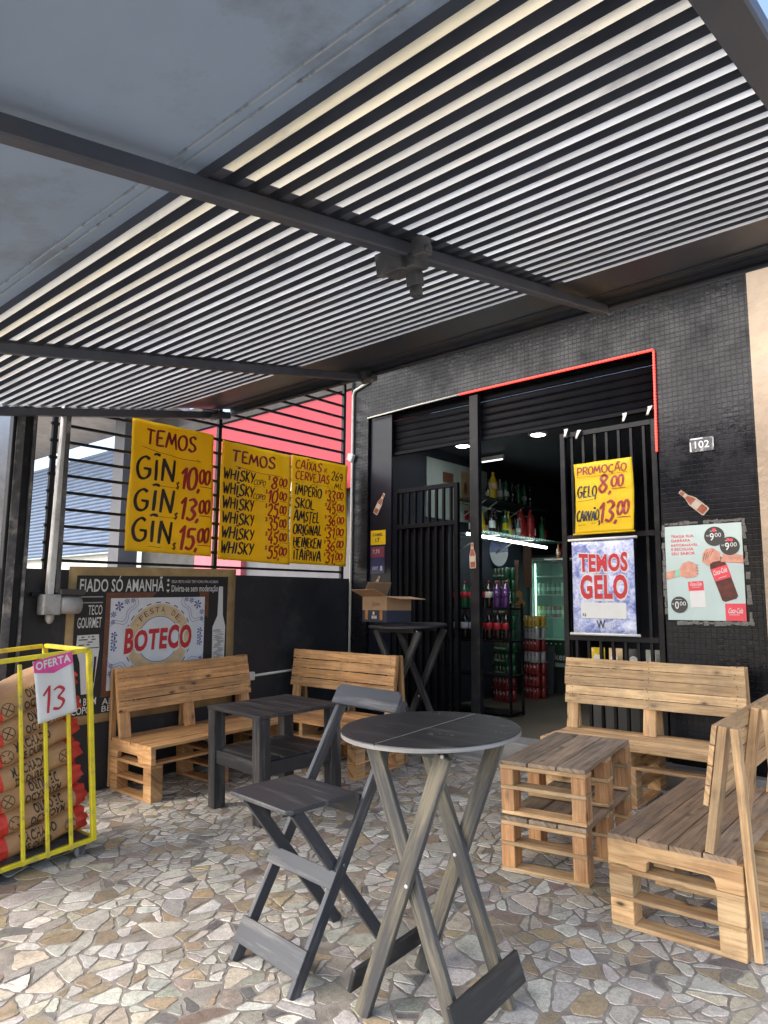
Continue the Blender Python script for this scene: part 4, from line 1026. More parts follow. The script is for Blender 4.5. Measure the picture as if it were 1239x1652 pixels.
# cardboard box on the back table
t = thing('cardboard_box', 'open cardboard box with a navy lower half on the dim black bar table', 'box', (-4.43, 5.05, 1.312), R(-14))
m = MB(); bw_, bd_, bh_ = .40, .27, .235
for c_, d_ in (((0, -bd_/2, 0), (bw_, .005, 1)), ((0, bd_/2, 0), (bw_, .005, 1)), ((-bw_/2+.0025, 0, 0), (.005, bd_-.006, 1)), ((bw_/2-.0025, 0, 0), (.005, bd_-.006, 1))):
    m.box((c_[0], c_[1], bh_*.23), (d_[0], d_[1], bh_*.46), mat=1); m.box((c_[0], c_[1], bh_*.73), (d_[0], d_[1], bh_*.54), mat=0)
m.build('carton', [CARD, CARDB], t)
m = MB(); m.box((0, -bd_/2-.07, bh_+.03), (bw_, .145, .004), Matrix.Rotation(R(-24), 3, 'X')); m.build('flap', CARD, t)
m = MB(); m.box((bw_/2+.11, 0, bh_-.015), (.22, bd_, .004), Matrix.Rotation(R(6), 3, 'Y')); m.build('flap', CARD, t)
m = MB(); m.box((-bw_/2+.045, .0, bh_+.07), (.004, bd_, .15), Matrix.Rotation(R(32), 3, 'Y')); m.build('flap', CARD, t)
m = MB(); f = sheet((-bw_/2, -bd_/2-.003, 0), X_, Z_, (0,-1,0))
for x in (.05, .29): m.flat(rect(x, .02, .045, .09), f, .001)
m.build('orange_print', GUIT, t)
m = MB(); m.flat(circle(.19, .08, .016), f, .0012)
for q in (.16, .19, .22): m.flat(rect(q, .03, .02, .028), f, .0012)
m.build('white_print', CREAMW, t)
m = MB(); text(m, 'Quality', .17, .15, .13, .035, f, .001); m.build('dark_print', BAGINK, t)

# ------------------------------------------------------------------ charcoal cage and sacks
t = thing('roll_cage', 'yellow steel roll cage on casters full of brown charcoal sacks', 'trolley', (-4.19, 2.19, fz(2.19)), 0, False, extra=Matrix.Rotation(R(5.2), 4, 'X'))
cg = t
CL, CD, CH = 1.06, .60, 1.19
m = MB()
for y in (0, -CL): 
    for x in (0, -CD): m.box((x, y, CH/2+.04), (.030, .030, CH-.08+.0))
m.each('corner_post', YELMET, t, bevel=.004)
for k in range(1, 8):
    m = MB(); m.box((0, -CL*k/8, CH/2+.02), (.020, .020, CH-.10)); m.build('front_bar', YELMET, t, bevel=.003)
m = MB()
for k in range(1, 4): m.box((-CD*k/4, -CL, CH/2+.02), (.022, .022, CH-.10)); m.box((-CD*k/4, 0, CH/2+.02), (.022, .022, CH-.10)) if k == 2 else None
m.each('side_bar', YELMET, t, bevel=.003)
m = MB()
for z in (.09, CH): 
    for x in (0, -CD): m.box((x, -CL/2, z), (.026, CL-.031, .026))
    for y in (0, -CL): m.box((-CD/2, y, z), (CD-.031, .026, .026))
m.each('frame_rail', YELMET, t, bevel=.003)
m = MB(); m.box((-CD/2, -CL/2, .100), (CD-.04, CL-.04, .012)); m.build('base_tray', GREYMET, t)
for x in (-.04, -CD+.04):
    for y in (-.05, -CL+.05):
        c_ = MB(); c_.box((x, y, .062), (.03, .035, .022)); c_.box((x-.014, y-.01, .04), (.004, .03, .05)); c_.box((x+.014, y-.01, .04), (.004, .03, .05)); ca_ = c_.build('caster', GREYMET, t)
        c_ = MB(); c_.lathe([(.012,-.011),(.030,-.010),(.032,0),(.030,.010),(.012,.011)], (x, y-.016, .032), 16, rot=Matrix.Rotation(PI/2, 3, 'Y')); c_.build('wheel', RUBBER, ca_)

def sack(label, loc, L, Wd, Hh, pitch_, yaw_, flip, seed, printed):
    """paper sack lying along local y, its gathered red ends at +-y"""
    t = thing('charcoal_sack', label, 'sack', loc, group='charcoal sacks in the yellow cage', extra=Matrix.Rotation(R(5.2), 4, 'X') @ Matrix.Rotation(yaw_, 4, 'Z') @ Matrix.Rotation(pitch_, 4, 'X'))
    def P(u, a, inflate=0):
        # u in -1..1 along y; a angle around
        e = abs(u)
        w_ = Wd/2*(1-.10*max(0, (e-.55)/.45)**1.5); h_ = Hh/2*(1-.38*max(0, (e-.70)/.30)**2)
        ca, sa = math.cos(a), math.sin(a); q = .78
        x = w_*math.copysign(abs(ca)**q, ca); z = h_*math.copysign(abs(sa)**q, sa)
        p = Vector((x, u*L/2, z)); nz = noise.noise(Vector((x*9, u*3+seed, z*12+seed*2)))*.010+noise.noise(Vector((x*28+seed, u*12, z*30)))*.0045
        if e > .72: nz += (.017*math.sin(a*9+seed)+.007*math.sin(a*23+seed*2))*(e-.72)/.28
        n = Vector((ca, 0, sa)); p += n*(nz+inflate)
        return p
    NA = 44
    m = MB(); m.grid(NA, 22, lambda i, j: P(-.72+1.44*j, 2*PI*i)); m.build('paper_body', PAPER, t)
    for sg in (1, -1):
        m = MB(); m.grid(NA, 6, lambda i, j: P(sg*(.718+.282*j), 2*PI*i*sg, .001))
        b = len(m.v); m.v += [tuple(P(sg*1.0, 2*PI*i/NA)) for i in range(NA)]; cidx = len(m.v); m.v.append((0, sg*L/2*.985, 0))
        for i in range(NA): m.face([b+i, b+(i+1) % NA, cidx][::sg], None, (.8,.8,.8))
        m.build('red_end', BAGRED, t)
    if printed:
        # the print wraps round the long side that faces +x
        def f(x, y, d=0):
            u = x/(L/2); a = math.copysign(math.asin(min(1, (abs(y)/(Hh/2))**(1/.78))), y)
            if flip: u, a = -u, -a
            return P(u, a, d)
        m = MB()
        xo = random.uniform(-.05, .0); text(m, 'MACHADO', -.10+xo, .004, .20, .046, f, .0035, .03); text(m, 'DE OURO', -.09+xo, -.054, .16, .046, f, .0035, .03)
        if seed % 2: text(m, 'CARVÃO', -.08, .056, .09, .016, f, .0035)
        cxx = .155 if xo < -.02 else -.165; ring(m, cxx, .0, .032, .0355, f, .0035, 0, 20)
        m.flat([(cxx-.022,-.022),(cxx-.017,-.024),(cxx+.022,.020),(cxx+.019,.024)], f, .0036); m.flat([(cxx+.019,-.024),(cxx+.023,-.021),(cxx-.018,.024),(cxx-.022,.021)], f, .0037)
        m.build('dark_print', BAGINK, t)
    return t
cgM = cg.matrix_world.copy()
random.seed(21)
ordn = ['bottom', 'second from the bottom', 'third from the bottom', 'fourth from the bottom', 'fifth from the bottom', 'sixth from the bottom', 'seventh from the bottom', 'topmost']
zz = .165; ptc = [.09, .11, .14, .18, .22, .27, .30]
for i in range(7):
    hgt = (.135, .13, .13, .135, .135, .14, .14)[i]
    lo = cgM @ Vector((-.02-.235+random.uniform(-.012, .012), -.275+random.uniform(-.015, .015)-.004*i, zz+.02))
    sack('charcoal sack, %s of the cage pile behind the price flag' % (ordn[i] if i < 6 else 'topmost'), lo, .53, .44, hgt+.04, ptc[i], random.uniform(-.04, .04), i in (1, 2, 5, 6), i+1, True)
    zz += hgt*.97
zz = .165
for i in range(8):
    lo = cgM @ Vector((-.25+random.uniform(-.012, .012), -.80+random.uniform(-.02, .02), zz+.02))
    sack('charcoal sack, %s of the cage pile farther from the benches' % ordn[i], lo, .52, .42, .16, .02*i+.04, random.uniform(-.04, .04), i % 2, i+31, i > 2)
    zz += .134

# price flag on the cage
t = thing('price_flag', 'white and pink OFERTA price flag hanging on the yellow cage', 'price flag', cgM @ Vector((.022, -.335, .82)), extra=Matrix.Rotation(R(5.2), 4, 'X'))
fn0 = sheet((0,0,0), Y_, Z_, X_, lambda x, y: .007*math.sin(x*22+y*5)+.004*math.sin(y*9))
fn = lambda x, y, d=0: fn0(x+.02-.06*(y/.36)*.4, y+x*.12, d)
m = MB(); m.grid(12, 16, lambda u, v: fn(u*.225, v*.35)); m.build('paper', WHITE, t, solid=.0012)
m = MB(); m.grid(12, 4, lambda u, v: fn(u*.225, .285+(v*.065)-(.03*(1-abs(2*u-1)))*(1-v), .0025)); m.build('pink_band', M('pink_band_print', (.72, .07, .30), .5, var=.1, bmp=0), t)
m = MB(); text(m, 'OFERTA', .012, .297, .20, .043, fn, .0042, .03); m.build('white_lettering', WHITE, t)
m = MB(); brush(m, '13', .03, .05, .13, fn, .014, .14, slant=.12); m.build('red_figures', REDP, t)

# ------------------------------------------------------------------ signs on the front
t = thing('offer_sign', 'yellow hand painted PROMOÇÃO sign tied above the blue ice banner', 'sign', (-2.755, FY-.06, 2.068))
wv = wavy(3.3, .004); f = sheet((0,0,0), X_, Z_, (0,-1,0), wv)
sw_, sh_ = .505, .60
m = MB(); m.grid(18, 22, lambda u, v: f(u*sw_+.012*math.sin(v*3), v*sh_)); m.build('vinyl_sheet', YELP, t, solid=.0015)
ib, im, ir = MB(), MB(), MB()
brush(im, 'PROMOC(A~O', .03, .50, .062, f, .0095, .44, slant=.05); stroke(im, [(.03,.485),(.25,.475),(.47,.485)], .004, f)
brush(ib, 'GELO', .03, .31, .085, f, .012, .175, slant=.1); price(ir, '8', .22, .33, .135, f, 0, .019, .24); stroke(ib, [(.03,.275),(.17,.285)], .0045, f); brush(ib, '$', .175, .285, .04, f, .005, .03)
brush(ib, 'CARVA~O', .02, .11, .08, f, .011, .20, slant=.08); price(ir, '13', .215, .085, .165, f, 0, .021, .28); stroke(ib, [(.03,.075),(.19,.085)], .0045, f); brush(ib, '$', .205, .065, .04, f, .005, .03)
ib.build('black_lettering', INKB, t); im.build('heading', INKM, t); ir.build('maroon_prices', INKM, t)
m = MB(); m.tube([(-.015, -.003, 0), (sw_+.01, -.003, 0)], .007, 8); m.build('rod', YELP, t)

t = thing('ice_sign', 'blue and white ice banner reading TEMOS GELO on the barred gate', 'sign', (-2.79, FY-.055, 1.245))
wv = lambda x, y: .003*math.sin(x*9+2)+.002*math.sin(y*8); f = sheet((0,0,0), X_, Z_, (0,-1,0), wv)
sw_, sh_ = .53, .775
m = MB(); m.grid(10, 14, lambda u, v: f(u*sw_, v*sh_)); m.build('printed_sheet', ICE, t, solid=.0015)
m = MB()
for z_ in (0, sh_): m.tube([(-.03, -.002, z_), (sw_+.03, -.002, z_)], .011, 8)
m.each('rod', WHITE, t)
m = MB(); bulge = lambda w__: (lambda a, b: (a, b*(1-.10*math.sin(PI*min(max(a/w__, 0), 1)))))
text(m, 'TEMOS', .052, .508, .434, .165, f, .003, .075, warp=bulge(.43)); text(m, 'GELO', .060, .288, .42, .20, f, .003, .07); m.flat(rect(.07, .128, .385, .125), f, .003); m.build('white_outline', WHITE, t)
m = MB(); text(m, 'TEMOS', .060, .515, .418, .150, f, .0045, .042, warp=bulge(.43)); text(m, 'GELO', .068, .296, .404, .186, f, .0045, .04); m.build('red_words', REDP, t)
m = MB(); text(m, 'R$', .085, .145, .03, .024, f, .0042, .03); text(m, 'W', .20, .052, .075, .062, f, .0034, .02); m.build('dark_print', GREYP, t)
m = MB(); text(m, 'INTER', .275, .062, .09, .036, f, .0034, .01); text(m, 'GELO E CARVÃO', .225, .03, .15, .014, f, .0034); m.build('white_print', WHITE, t)

# soda poster, its hands and bottles printed flat
t = thing('soda_poster', 'pale mint drinks poster with two printed hands and bottles on the black tiles', 'poster', (-2.027, FY-.006, 1.372))
pw, ph = .555, .715; wv = lambda x, y: .0015*math.sin(x*14+y*6)
f = sheet((0,0,0), X_, Z_, (0,-1,0), wv)
m = MB(); random.seed(2)
for a, b in (((-.012, -.02), (.60, -.02)), ((.585, -.03), (.57, .735)), ((-.014, .0), (-.014, .73)), ((0, .735), (.58, .735))):
    P = [Vector((a[0]+(b[0]-a[0])*k/16, a[1]+(b[1]-a[1])*k/16)) for k in range(17)]
    for k in range(16):
        if random.random() < .78: stroke(m, [tuple(P[k]+Vector((0, random.uniform(-.006, .006)))), tuple(P[k+1]+Vector((random.uniform(-.006, .006), 0)))], random.uniform(.018, .045), f, 0, .0002, 1)
m.each('tape', M('grey_tape', (.13,.125,.12), .35, var=.6, vs=60, bmp=.4, bs=90), t)
m = MB(); m.grid(8, 10, lambda u, v: f(u*pw, v*ph, .003)); m.build('printed_sheet', MINT, t)
m = MB()
for i, s_ in enumerate(('TRAGA SUA', 'GARRAFA', 'RETORNÁVEL', 'E ESCOLHA', 'SEU SABOR')): text(m, s_, .045, .625-.033*i, (.17, .145, .20, .165, .175)[i], .021, f, .0045, .02)
m.flat(rect(.415, .0, .14, .125), f, .0045)
m.build('red_lettering', PINKP, t)
m = MB(); circ = ((.365, .622, .072), (.468, .545, .068), (.088, .115, .062))
for cx_, cy_, r_ in circ: m.flat(circle(cx_, cy_, r_), f, .0062)
m.each('price_disc', GREYP, t)
def rot2(P, cx_, cy_, a): ca, sa = math.cos(a), math.sin(a); return [(cx_+x*ca-y*sa, cy_+x*sa+y*ca) for x, y in P]
m = MB()
bo = [(-.058,-.18),(-.04,-.195),(.04,-.195),(.058,-.18),(.06,.06),(.045,.12),(.026,.17),(-.026,.17),(-.045,.12),(-.06,.06)]
m.flat(rot2(bo, .40, .335, R(17)), f, .0046); m.build('cola_bottle', COLA, t)
m = MB(); m.flat(rot2(rect(-.059, -.045, .118, .095), .40, .345, R(17)), f, .0052); m.flat(rot2(rect(-.055, -.035, .11, .07), .215, .255, R(3)), f, .0052); m.each('red_label', PINKP, t)
m = MB(); m.flat(rot2(rect(-.055, -.13, .11, .125), .222, .225, R(2)), f, .0048); m.build('pale_bottle', WHITE, t)
m = MB()
arm1 = [(.0, .305), (.11, .335), (.115, .385), (.0, .365)]; m.flat(arm1, f, .0055)
hand = [(.10,.335),(.15,.315),(.22,.325),(.235,.36),(.232,.40),(.21,.43),(.17,.445),(.12,.425),(.10,.385)]; m.flat(hand, f, .0056)
arm2 = [(.40,.43),(.555,.415),(.555,.475),(.42,.50)]; m.flat(arm2, f, .0057)
hand2 = [(.27,.435),(.31,.405),(.345,.43),(.40,.44),(.40,.50),(.35,.535),(.30,.53),(.275,.49)]; m.flat(hand2, f, .0058)
m.build('printed_hands', SKINP, t)
m = MB()
for k in range(4): m.flat([(.218, .345+.022*k), (.24, .343+.022*k), (.242, .347+.022*k), (.218, .349+.022*k)], f, .0064)
for k in range(4): m.flat([(.272+.018*k, .44+.012*k), (.276+.018*k, .44+.012*k), (.296+.02*k, .50+.008*k), (.292+.02*k, .50+.008*k)], f, .0064)
m.build('finger_lines', BROWNP, t)
m = MB(); m.flat([(.065,.325),(.098,.33),(.102,.38),(.07,.375)], f, .0062); m.build('watch', M('green_print', (.2,.55,.42), .5, bmp=0), t)
m = MB()
for (cx_, cy_, r_), n_ in zip(circ, '990'):
    text(m, n_, cx_-.032, cy_-.030, .030, .055, f, .0072, .01); text(m, '00', cx_+.004, cy_-.006, .045, .030, f, .0072); text(m, 'R$', cx_-.055, cy_, .016, .012, f, .0072); m.flat(rect(cx_-.03, cy_+.038, .05, .003), f, .0072)
text(m, 'Coca-Cola', .432, .055, .10, .038, f, .0055, .012, shear=.25); m.flat(rect(.44, .042, .07, .003), f, .0055)
cs = (math.cos(R(17)), math.sin(R(17)))
text(m, 'Coca-Cola', .40-.055*cs[0]-.0*cs[1], .345-.055*cs[1], .10, .036, f, .006, .012, shear=.25, rot=R(17)); m.flat(rot2(rect(-.03, -.03, .06, .003), .40, .345, R(17)), f, .006)
text(m, 'Coca-Cola', .17, .258, .085, .026, f, .006, .01, shear=.25); m.flat(rect(.185, .245, .06, .003), f, .006)
m.build('white_lettering', WHITE, t)
m = MB()
m.flat(circle(.365, .668, .014), f, .0073); m.flat(circle(.46, .592, .012), f, .0073); m.flat(circle(.482, .588, .012), f, .0073); m.build('red_dot', PINKP, t)

# tobacco price cards
t = thing('price_card', 'small yellow price card above a dark one on the black side panel', 'card', (-5.17, FY+.03, 2.105))
f = sheet((0,0,0), X_, Z_, (0,-1,0))
m = MB(); m.prism(rect(0, 0, .21, .155), f, 0, .003); m.build('card', YELP, t)
m = MB(); text(m, 'CAMEL', .03, .095, .145, .03, f, .004, .03); text(m, '17', .07, .03, .06, .045, f, .004, .03); m.build('lettering', INKB, t)
t = thing('price_card', 'dark navy and maroon price card below the yellow one on the side panel', 'card', (-5.17, FY+.03, 1.80))
m = MB(); m.prism(rect(0, 0, .20, .29), f, 0, .003); m.build('card', M('navy_card_print', (.03,.035,.10), .4, var=.5, vs=9, bmp=0), t)
m = MB(); m.flat(rect(.005, .17, .19, .11), f, .0036); m.build('maroon_band', M('maroon_print', (.16,.03,.05), .4, bmp=0), t)
m = MB(); text(m, '7,75', .03, .215, .10, .04, f, .0044, .02); text(m, 'KENT', .03, .04, .08, .035, f, .0044, .02); m.flat(rect(.14, .03, .03, .05), f, .0044); m.build('lettering', M('dull_white', (.4,.42,.48), .5, bmp=0), t)

# ================================================================== INSIDE THE SHOP
for x, y, lb in ((-4.70, 6.68, 'lit round downlight on the shop ceiling above the pale inside wall'), (-3.755, 6.74, 'lit round downlight on the shop ceiling near the barred gate with signs')):
    t = thing('ceiling_light', lb, 'ceiling light', (x, y, 3.312), group='ceiling downlights')
    m = MB(); m.lathe([(.105, .055), (.105, .0), (.085, -.004)], (0, 0, 0), 24); m.build('housing', CREAMW, t)
    m = MB(); m.lathe([(.082, -.003), (.05, -.012), (.01, -.014)], (0, 0, 0), 24); m.build('diffuser', LAMPW, t)
t = thing('strip_light', 'thin dim strip light under the shop ceiling beside the door post', 'strip light', (-4.98, 7.5, 3.30))
m = MB(); m.box((.15, 0, .02), (.34, .03, .05)); m.build('housing', CREAMW, t); m = MB(); m.tube([(0, 0, -.012), (.3, 0, -.012)], .009, 8); m.build('lamp', M('dim_lamp', (.8,.85,.9), .4, bmp=0, emit=.7), t)

# shelf with the lit tube
t = thing('glass_shelf', 'glass bottle shelf with white brackets and a lit tube under it', 'shelf', (-5.19, 7.0, 2.30))
m = MB(); m.box((.345, .85, .03), (.65, 1.86, .010)); m.build('glass', GLASS, t)
m = MB()
for y in (.25, 1.05): m.tube([(.0, y, -.16), (.34, y, .012)], .009, 6); m.tube([(.0, y, .014), (.62, y, .014)], .009, 6)
m.tube([(.655, -.05, .032), (.655, 1.75, .032)], .006, 6); m.build('bracket', CREAMW, t)
m = MB(); m.tube([(.60, -.40, -.025), (.60, 1.40, -.06)], .016, 10); m.build('tube_lamp', TUBEL, t)
t = thing('upper_shelf', 'dark upper shelf carrying green bottles with pale crossed brackets', 'shelf', (-5.19, 7.25, 2.79))
m = MB(); m.box((.21, .75, .0), (.42, 1.6, .02)); m.build('board', BLKWOOD, t)
m = MB()
for y in (.1, .35, 1.0): m.tube([(.02, y, -.2), (.36, y, -.015)], .007, 6); m.tube([(.36, y+.1, -.13), (.02, y, -.02)], .005, 6)
m.build('bracket', CREAMW, t)

PROF = {'wine': [(.034,0),(.037,.01),(.037,.19),(.030,.215),(.014,.245),(.013,.30),(.015,.302),(.015,.315)],
        'beer': [(.028,0),(.031,.008),(.031,.12),(.022,.165),(.0125,.19),(.0125,.225),(.014,.226),(.014,.235)],
        'pet': [(.045,0),(.052,.015),(.050,.10),(.053,.13),(.053,.21),(.040,.265),(.016,.31),(.0145,.325),(.016,.326),(.016,.345)]}
def bottle(kind, x, y, z, mat, lab, label, s=1, cap=None, group='bottles in the shop'):
    t = thing('drink_bottle', label, 'bottle', (x, y, z), random.uniform(0, 6), group=group)
    P = [(r*s, h*s) for r, h in PROF[kind]]
    m = MB(); m.lathe(P, n=14); m.build('bottle_body', mat, t)
    a, b = (.06, .15) if kind != 'pet' else (.13, .21); r = {'wine': .0378, 'beer': .0318, 'pet': .0540}[kind]
    if kind == 'beer': b = .11
    if lab: m = MB(); m.lathe([(r*s*.96, a*s), (r*s, (a+.002)*s), (r*s, (b-.002)*s), (r*s*.96, b*s)], n=14); m.build('paper_label', lab, t)
    if cap: m = MB(); m.lathe([(.0165*s, P[-2][1]-.004), (.0165*s, P[-1][1]+.004), (.012*s, P[-1][1]+.006)], n=12); m.build('cap', cap, t)
    return t
bottle('pet', -4.86, 7.56, 2.80, G_YEL, TANP, 'large yellow drink bottle at the near end of the upper shelf', 1.0, YELP)
bottle('wine', -4.86, 7.72, 2.80, G_CLEAR, WHITE, 'pale slim bottle right behind the large yellow drink bottle', .9)
words = ['nearest', 'second nearest', 'third nearest', 'fourth nearest', 'fifth nearest', 'sixth nearest', 'seventh nearest', 'eighth nearest', 'farthest']
for i in range(9): bottle('beer', -4.83-.05*(i % 2), 7.82+.075*i, 2.80, (G_GREEN, G_GREEN, G_DARK)[i % 3], (PALEG, None, None)[i % 3], '%s small beer bottle in the row along the upper shelf' % words[i], 1.15, GREYP)
low = [('wine', G_DARK, WHITE, 'dark wine bottle with a white label, near end of the lit shelf'), ('wine', G_DARK, None, 'plain dark bottle second on the lit shelf'), ('wine', G_GREEN, YELP, 'green bottle with a yellow label on the lit shelf'), ('wine', G_YEL, TANP, 'amber bottle with a tan label on the lit shelf'),
       ('beer', G_CLEAR, CREAMW, 'short clear bottle before the red ones on the lit shelf'), ('pet', G_RED, None, 'nearer of the two big red drink bottles on the lit shelf'), ('pet', G_RED, None, 'farther of the two big red drink bottles on the lit shelf'), ('wine', G_DARK, WHITE, 'dark bottle with a white label just past the red ones'), ('wine', G_GREEN, None, 'plain green bottle at the far end of the lit shelf'), ('wine', G_DARK, REDP, 'dark bottle with a red label, last on the lit shelf')]
for i, (k, a, b, lb) in enumerate(low): bottle(k, -4.66-.05*(i % 2), 7.22+.15*i, 2.337, a, b, lb, 1.0 if k != 'pet' else 1.1)
for i in range(11): bottle('beer', -5.02, 7.70+.085*i, 2.80, (G_DARK, G_GREEN, G_CLEAR)[i % 3], (CREAMW, None, REDP, PALEG)[i % 4], 'small bottle in the rear row of the upper shelf, %s of eleven' % ('nearest', 'second', 'third', 'fourth', 'fifth', 'sixth', 'seventh', 'eighth', 'ninth', 'tenth', 'farthest')[i], 1.25, (GREYP, REDP, YELP)[i % 3])
for i in range(14): bottle('wine', -4.93-.03*(i % 2), 7.18+.118*i, 2.337, (G_DARK, G_GREEN, G_YEL, G_DARK, G_CLEAR)[i % 5], (WHITE, TANP, None, REDP, YELP)[(i*2) % 5], 'tall bottle in the rear row of the lit shelf, %s of fourteen' % ('nearest', 'second', 'third', 'fourth', 'fifth', 'sixth', 'seventh', 'eighth', 'ninth', 'tenth', 'eleventh', 'twelfth', 'thirteenth', 'farthest')[i], .95, (GREYP, REDP, None)[i % 3])
# small shelf by the gate
t = thing('corner_shelf', 'small pale shelf of little bottles above the drinks cooler', 'shelf', (-4.4, 8.2, 2.06)); m = MB(); m.box((.2, 0, 0), (.5, .22, .018)); m.build('board', CREAMW, t)
m = MB(); m.bar((.1, .1, -.1), (.1, -.06, -.01), .012, .012); m.bar((.3, .1, -.1), (.3, -.06, -.01), .012, .012); m.build('bracket', CREAMW, t)
for i, c_ in enumerate((G_ORANGE, G_RED, G_ORANGE)): bottle('beer', -4.30+.11*i, 8.18, 2.069, c_, CREAMW, 'tiny %s bottle on the small pale shelf, %s' % (('orange', 'red', 'orange')[i], ('left one', 'middle one', 'right one')[i]), .8)

# posters on the pale panel
for y, z, w_, h_, mt, lb in ((7.02, 2.98, .20, .12, BROWNP, 'small reddish picture highest on the pale inside wall'), (7.38, 2.74, .16, .42, KRAFT, 'tall tan picture on the pale inside wall'), (7.64, 2.62, .13, .50, M('dark_brown_board', (.10,.05,.03), .5), 'narrow dark brown picture beside the tall tan one on the pale inside wall'), (7.42, 2.55, .10, .12, REDP, 'tiny red picture low on the pale inside wall')):
    t = thing('wall_picture', lb, 'picture', (-5.168, y, z)); m = MB(); m.box((.006, 0, h_/2), (.012, w_, h_)); m.build('panel', mt, t)
    m = MB(); m.prism(circle(0, h_*.5, w_*.22, h_*.2, 14), lambda a, b, d: (d, a, b), .0122, .014); m.build('picture_print', BROWNP, t)
t = thing('television', 'dim blue screen behind the bars beside the door post', 'screen', (-4.95, 6.35, 2.02)); m = MB(); m.box((0, 0, .16), (.22, .03, .34)); m.build('bezel', GREYP, t)
m = MB(); m.box((0, -.018, .16), (.20, .004, .31)); m.build('screen', M('lit_blue_screen', (.10,.13,.32), .2, var=.5, bmp=0, emit=.5), t)
# wall disc, ukulele
t = thing('wall_disc', 'oval blue and white sign hanging on the inside wall above the green beer packs', 'sign', (-5.19, 8.14, 2.2), R(-38)); f = lambda a, b, d: (d*.6+.08, a, b)
m = MB(); m.prism(circle(0, 0, .13, .21, 28), f, 0, .02); m.build('blue_disc', M('blue_enamel', (.02,.045,.17), .3, bmp=0), t); m = MB(); m.flat([(.128*math.cos(a), .205*math.sin(a)) for a in [PI+PI*i/16+.12 for i in range(16)]], f, .03); m.build('white_half', M('dull_white_enamel', (.5,.5,.5), .4, bmp=0), t)
t = thing('ukulele', 'small wooden ukulele hanging on the inside wall beside the green beer packs', 'ukulele', (-5.10, 8.47, 1.55), R(-45))
bd = [(.115*math.cos(a)*(1.0 if math.sin(a) < 0 else .78)*(1-.22*math.exp(-((math.sin(a)-.25)/.2)**2)), .13*math.sin(a)+.0 if math.sin(a) < 0 else .155*math.sin(a)) for a in [2*PI*i/32 for i in range(32)]]
m = MB(); m.prism(bd, lambda a, b, d: (d, a, b), 0, .06); m.build('body', GUIT, t, bevel=.006)
m = MB(); m.box((.062, 0, .30), (.018, .036, .34)); m.box((.06, 0, .50), (.014, .055, .09)); m.build('neck', BROWNP, t)
m = MB(); m.prism(circle(0, .02, .03, n=16), lambda a, b, d: (d, a, b), .0605, .062); m.box((.064, 0, -.07), (.006, .07, .014)); m.build('sound_hole', GREYP, t)
t = thing('bottle_opener_board', 'tall narrow wooden board hanging just past the ukulele', 'board', (-5.14, 8.85, 1.75), R(-45)); m = MB(); m.box((.01, 0, .3), (.02, .12, .62)); m.build('plank', BROWNP, t)

# stacks of canned beer packs
def pack(x, y, z, rz, w_, d_, h_, body, dots, label, txt=None, n=4):
    t = thing('beer_pack', label, 'drink pack', (x, y, z), rz, group='stacked packs of canned drinks')
    m = MB()
    for i in range(n):
        for j in range(2):
            r = w_/n/2*.98; m.lathe([(r*.86, .0), (r, .008), (r, h_-.016), (r*.86, h_-.006), (r*.8, h_-.004)], (-w_/2+w_*(i+.5)/n, (-.25+.5*j)*d_, .0), 12)
    m.build('cans', body, t)
    f = sheet((-w_/2, -d_*.25-w_/n/2-.0015, 0), X_, Z_, (0, -1, 0))
    m = MB()
    for i in range(n):
        cx_ = w_*(i+.5)/n; P = [(cx_+(.020 if k % 2 == 0 else .009)*math.cos(PI/2+k*PI/5), h_*.62+(.020 if k % 2 == 0 else .009)*math.sin(PI/2+k*PI/5)) for k in range(10)]
        m.flat(P, f, .001)
    m.build('star_print', dots, t)
    if txt: m = MB(); text(m, txt, w_*.12, h_*.18, w_*.76, h_*.2, f, .001, .01); m.build('lettering', WHITE, t)
    m = MB(); m.box((0, -.005, -.004), (w_, d_, .008)); m.build('tray', body, t)
random.seed(4)
num = ['bottom', 'second from the bottom', 'third from the bottom', 'fourth from the bottom', 'fifth from the bottom', 'middle', 'fifth from the top', 'fourth from the top', 'third from the top', 'second from the top', 'top']
hz = .151
CANG = glassy('green_can', (.015, .09, .035), .3); CANR = glassy('red_can', (.30, .03, .03), .3); CANW = glassy('silver_can', (.42, .42, .42), .3)
for i in range(11): pack(-4.905+random.uniform(-.008, .008), 7.86, .312+hz*i, R(-18+random.uniform(-3, 3)), .29, .20, hz-.012, CANG if i > 1 else CANR, REDP if i > 1 else WHITE, '%s pack of the tall stack of green beer packs' % num[i].capitalize() if i > 1 else '%s red pack under the tall stack of green beer packs' % num[i].capitalize(), 'Heineken' if i > 1 else None)
for i in range(7): pack(-4.80+random.uniform(-.008, .008), 8.42, .312+hz*i, R(-20+random.uniform(-3, 3)), .29, .2, hz-.012, (CANR, CANR, CANR, CANW, CANR, CANW, G_GOLD)[i], (WHITE, WHITE, WHITE, REDP, WHITE, REDP, WHITE)[i], '%s %s pack of the shorter stack beside the green beer packs' % (('Bottom', 'Second', 'Third', 'Fourth', 'Fifth', 'Sixth', 'Topmost')[i], ('red', 'red', 'red', 'silver', 'red', 'silver', 'gold')[i]))
t = thing('leaning_board', 'grey board leaning by the drinks cooler inside the shop', 'board', (-4.93, 8.95, .3)); m = MB(); m.box((.04, 0, .32), (.16, .03, .64), Matrix.Rotation(R(-4), 3, 'X')); m.build('plank', GREYW, t)

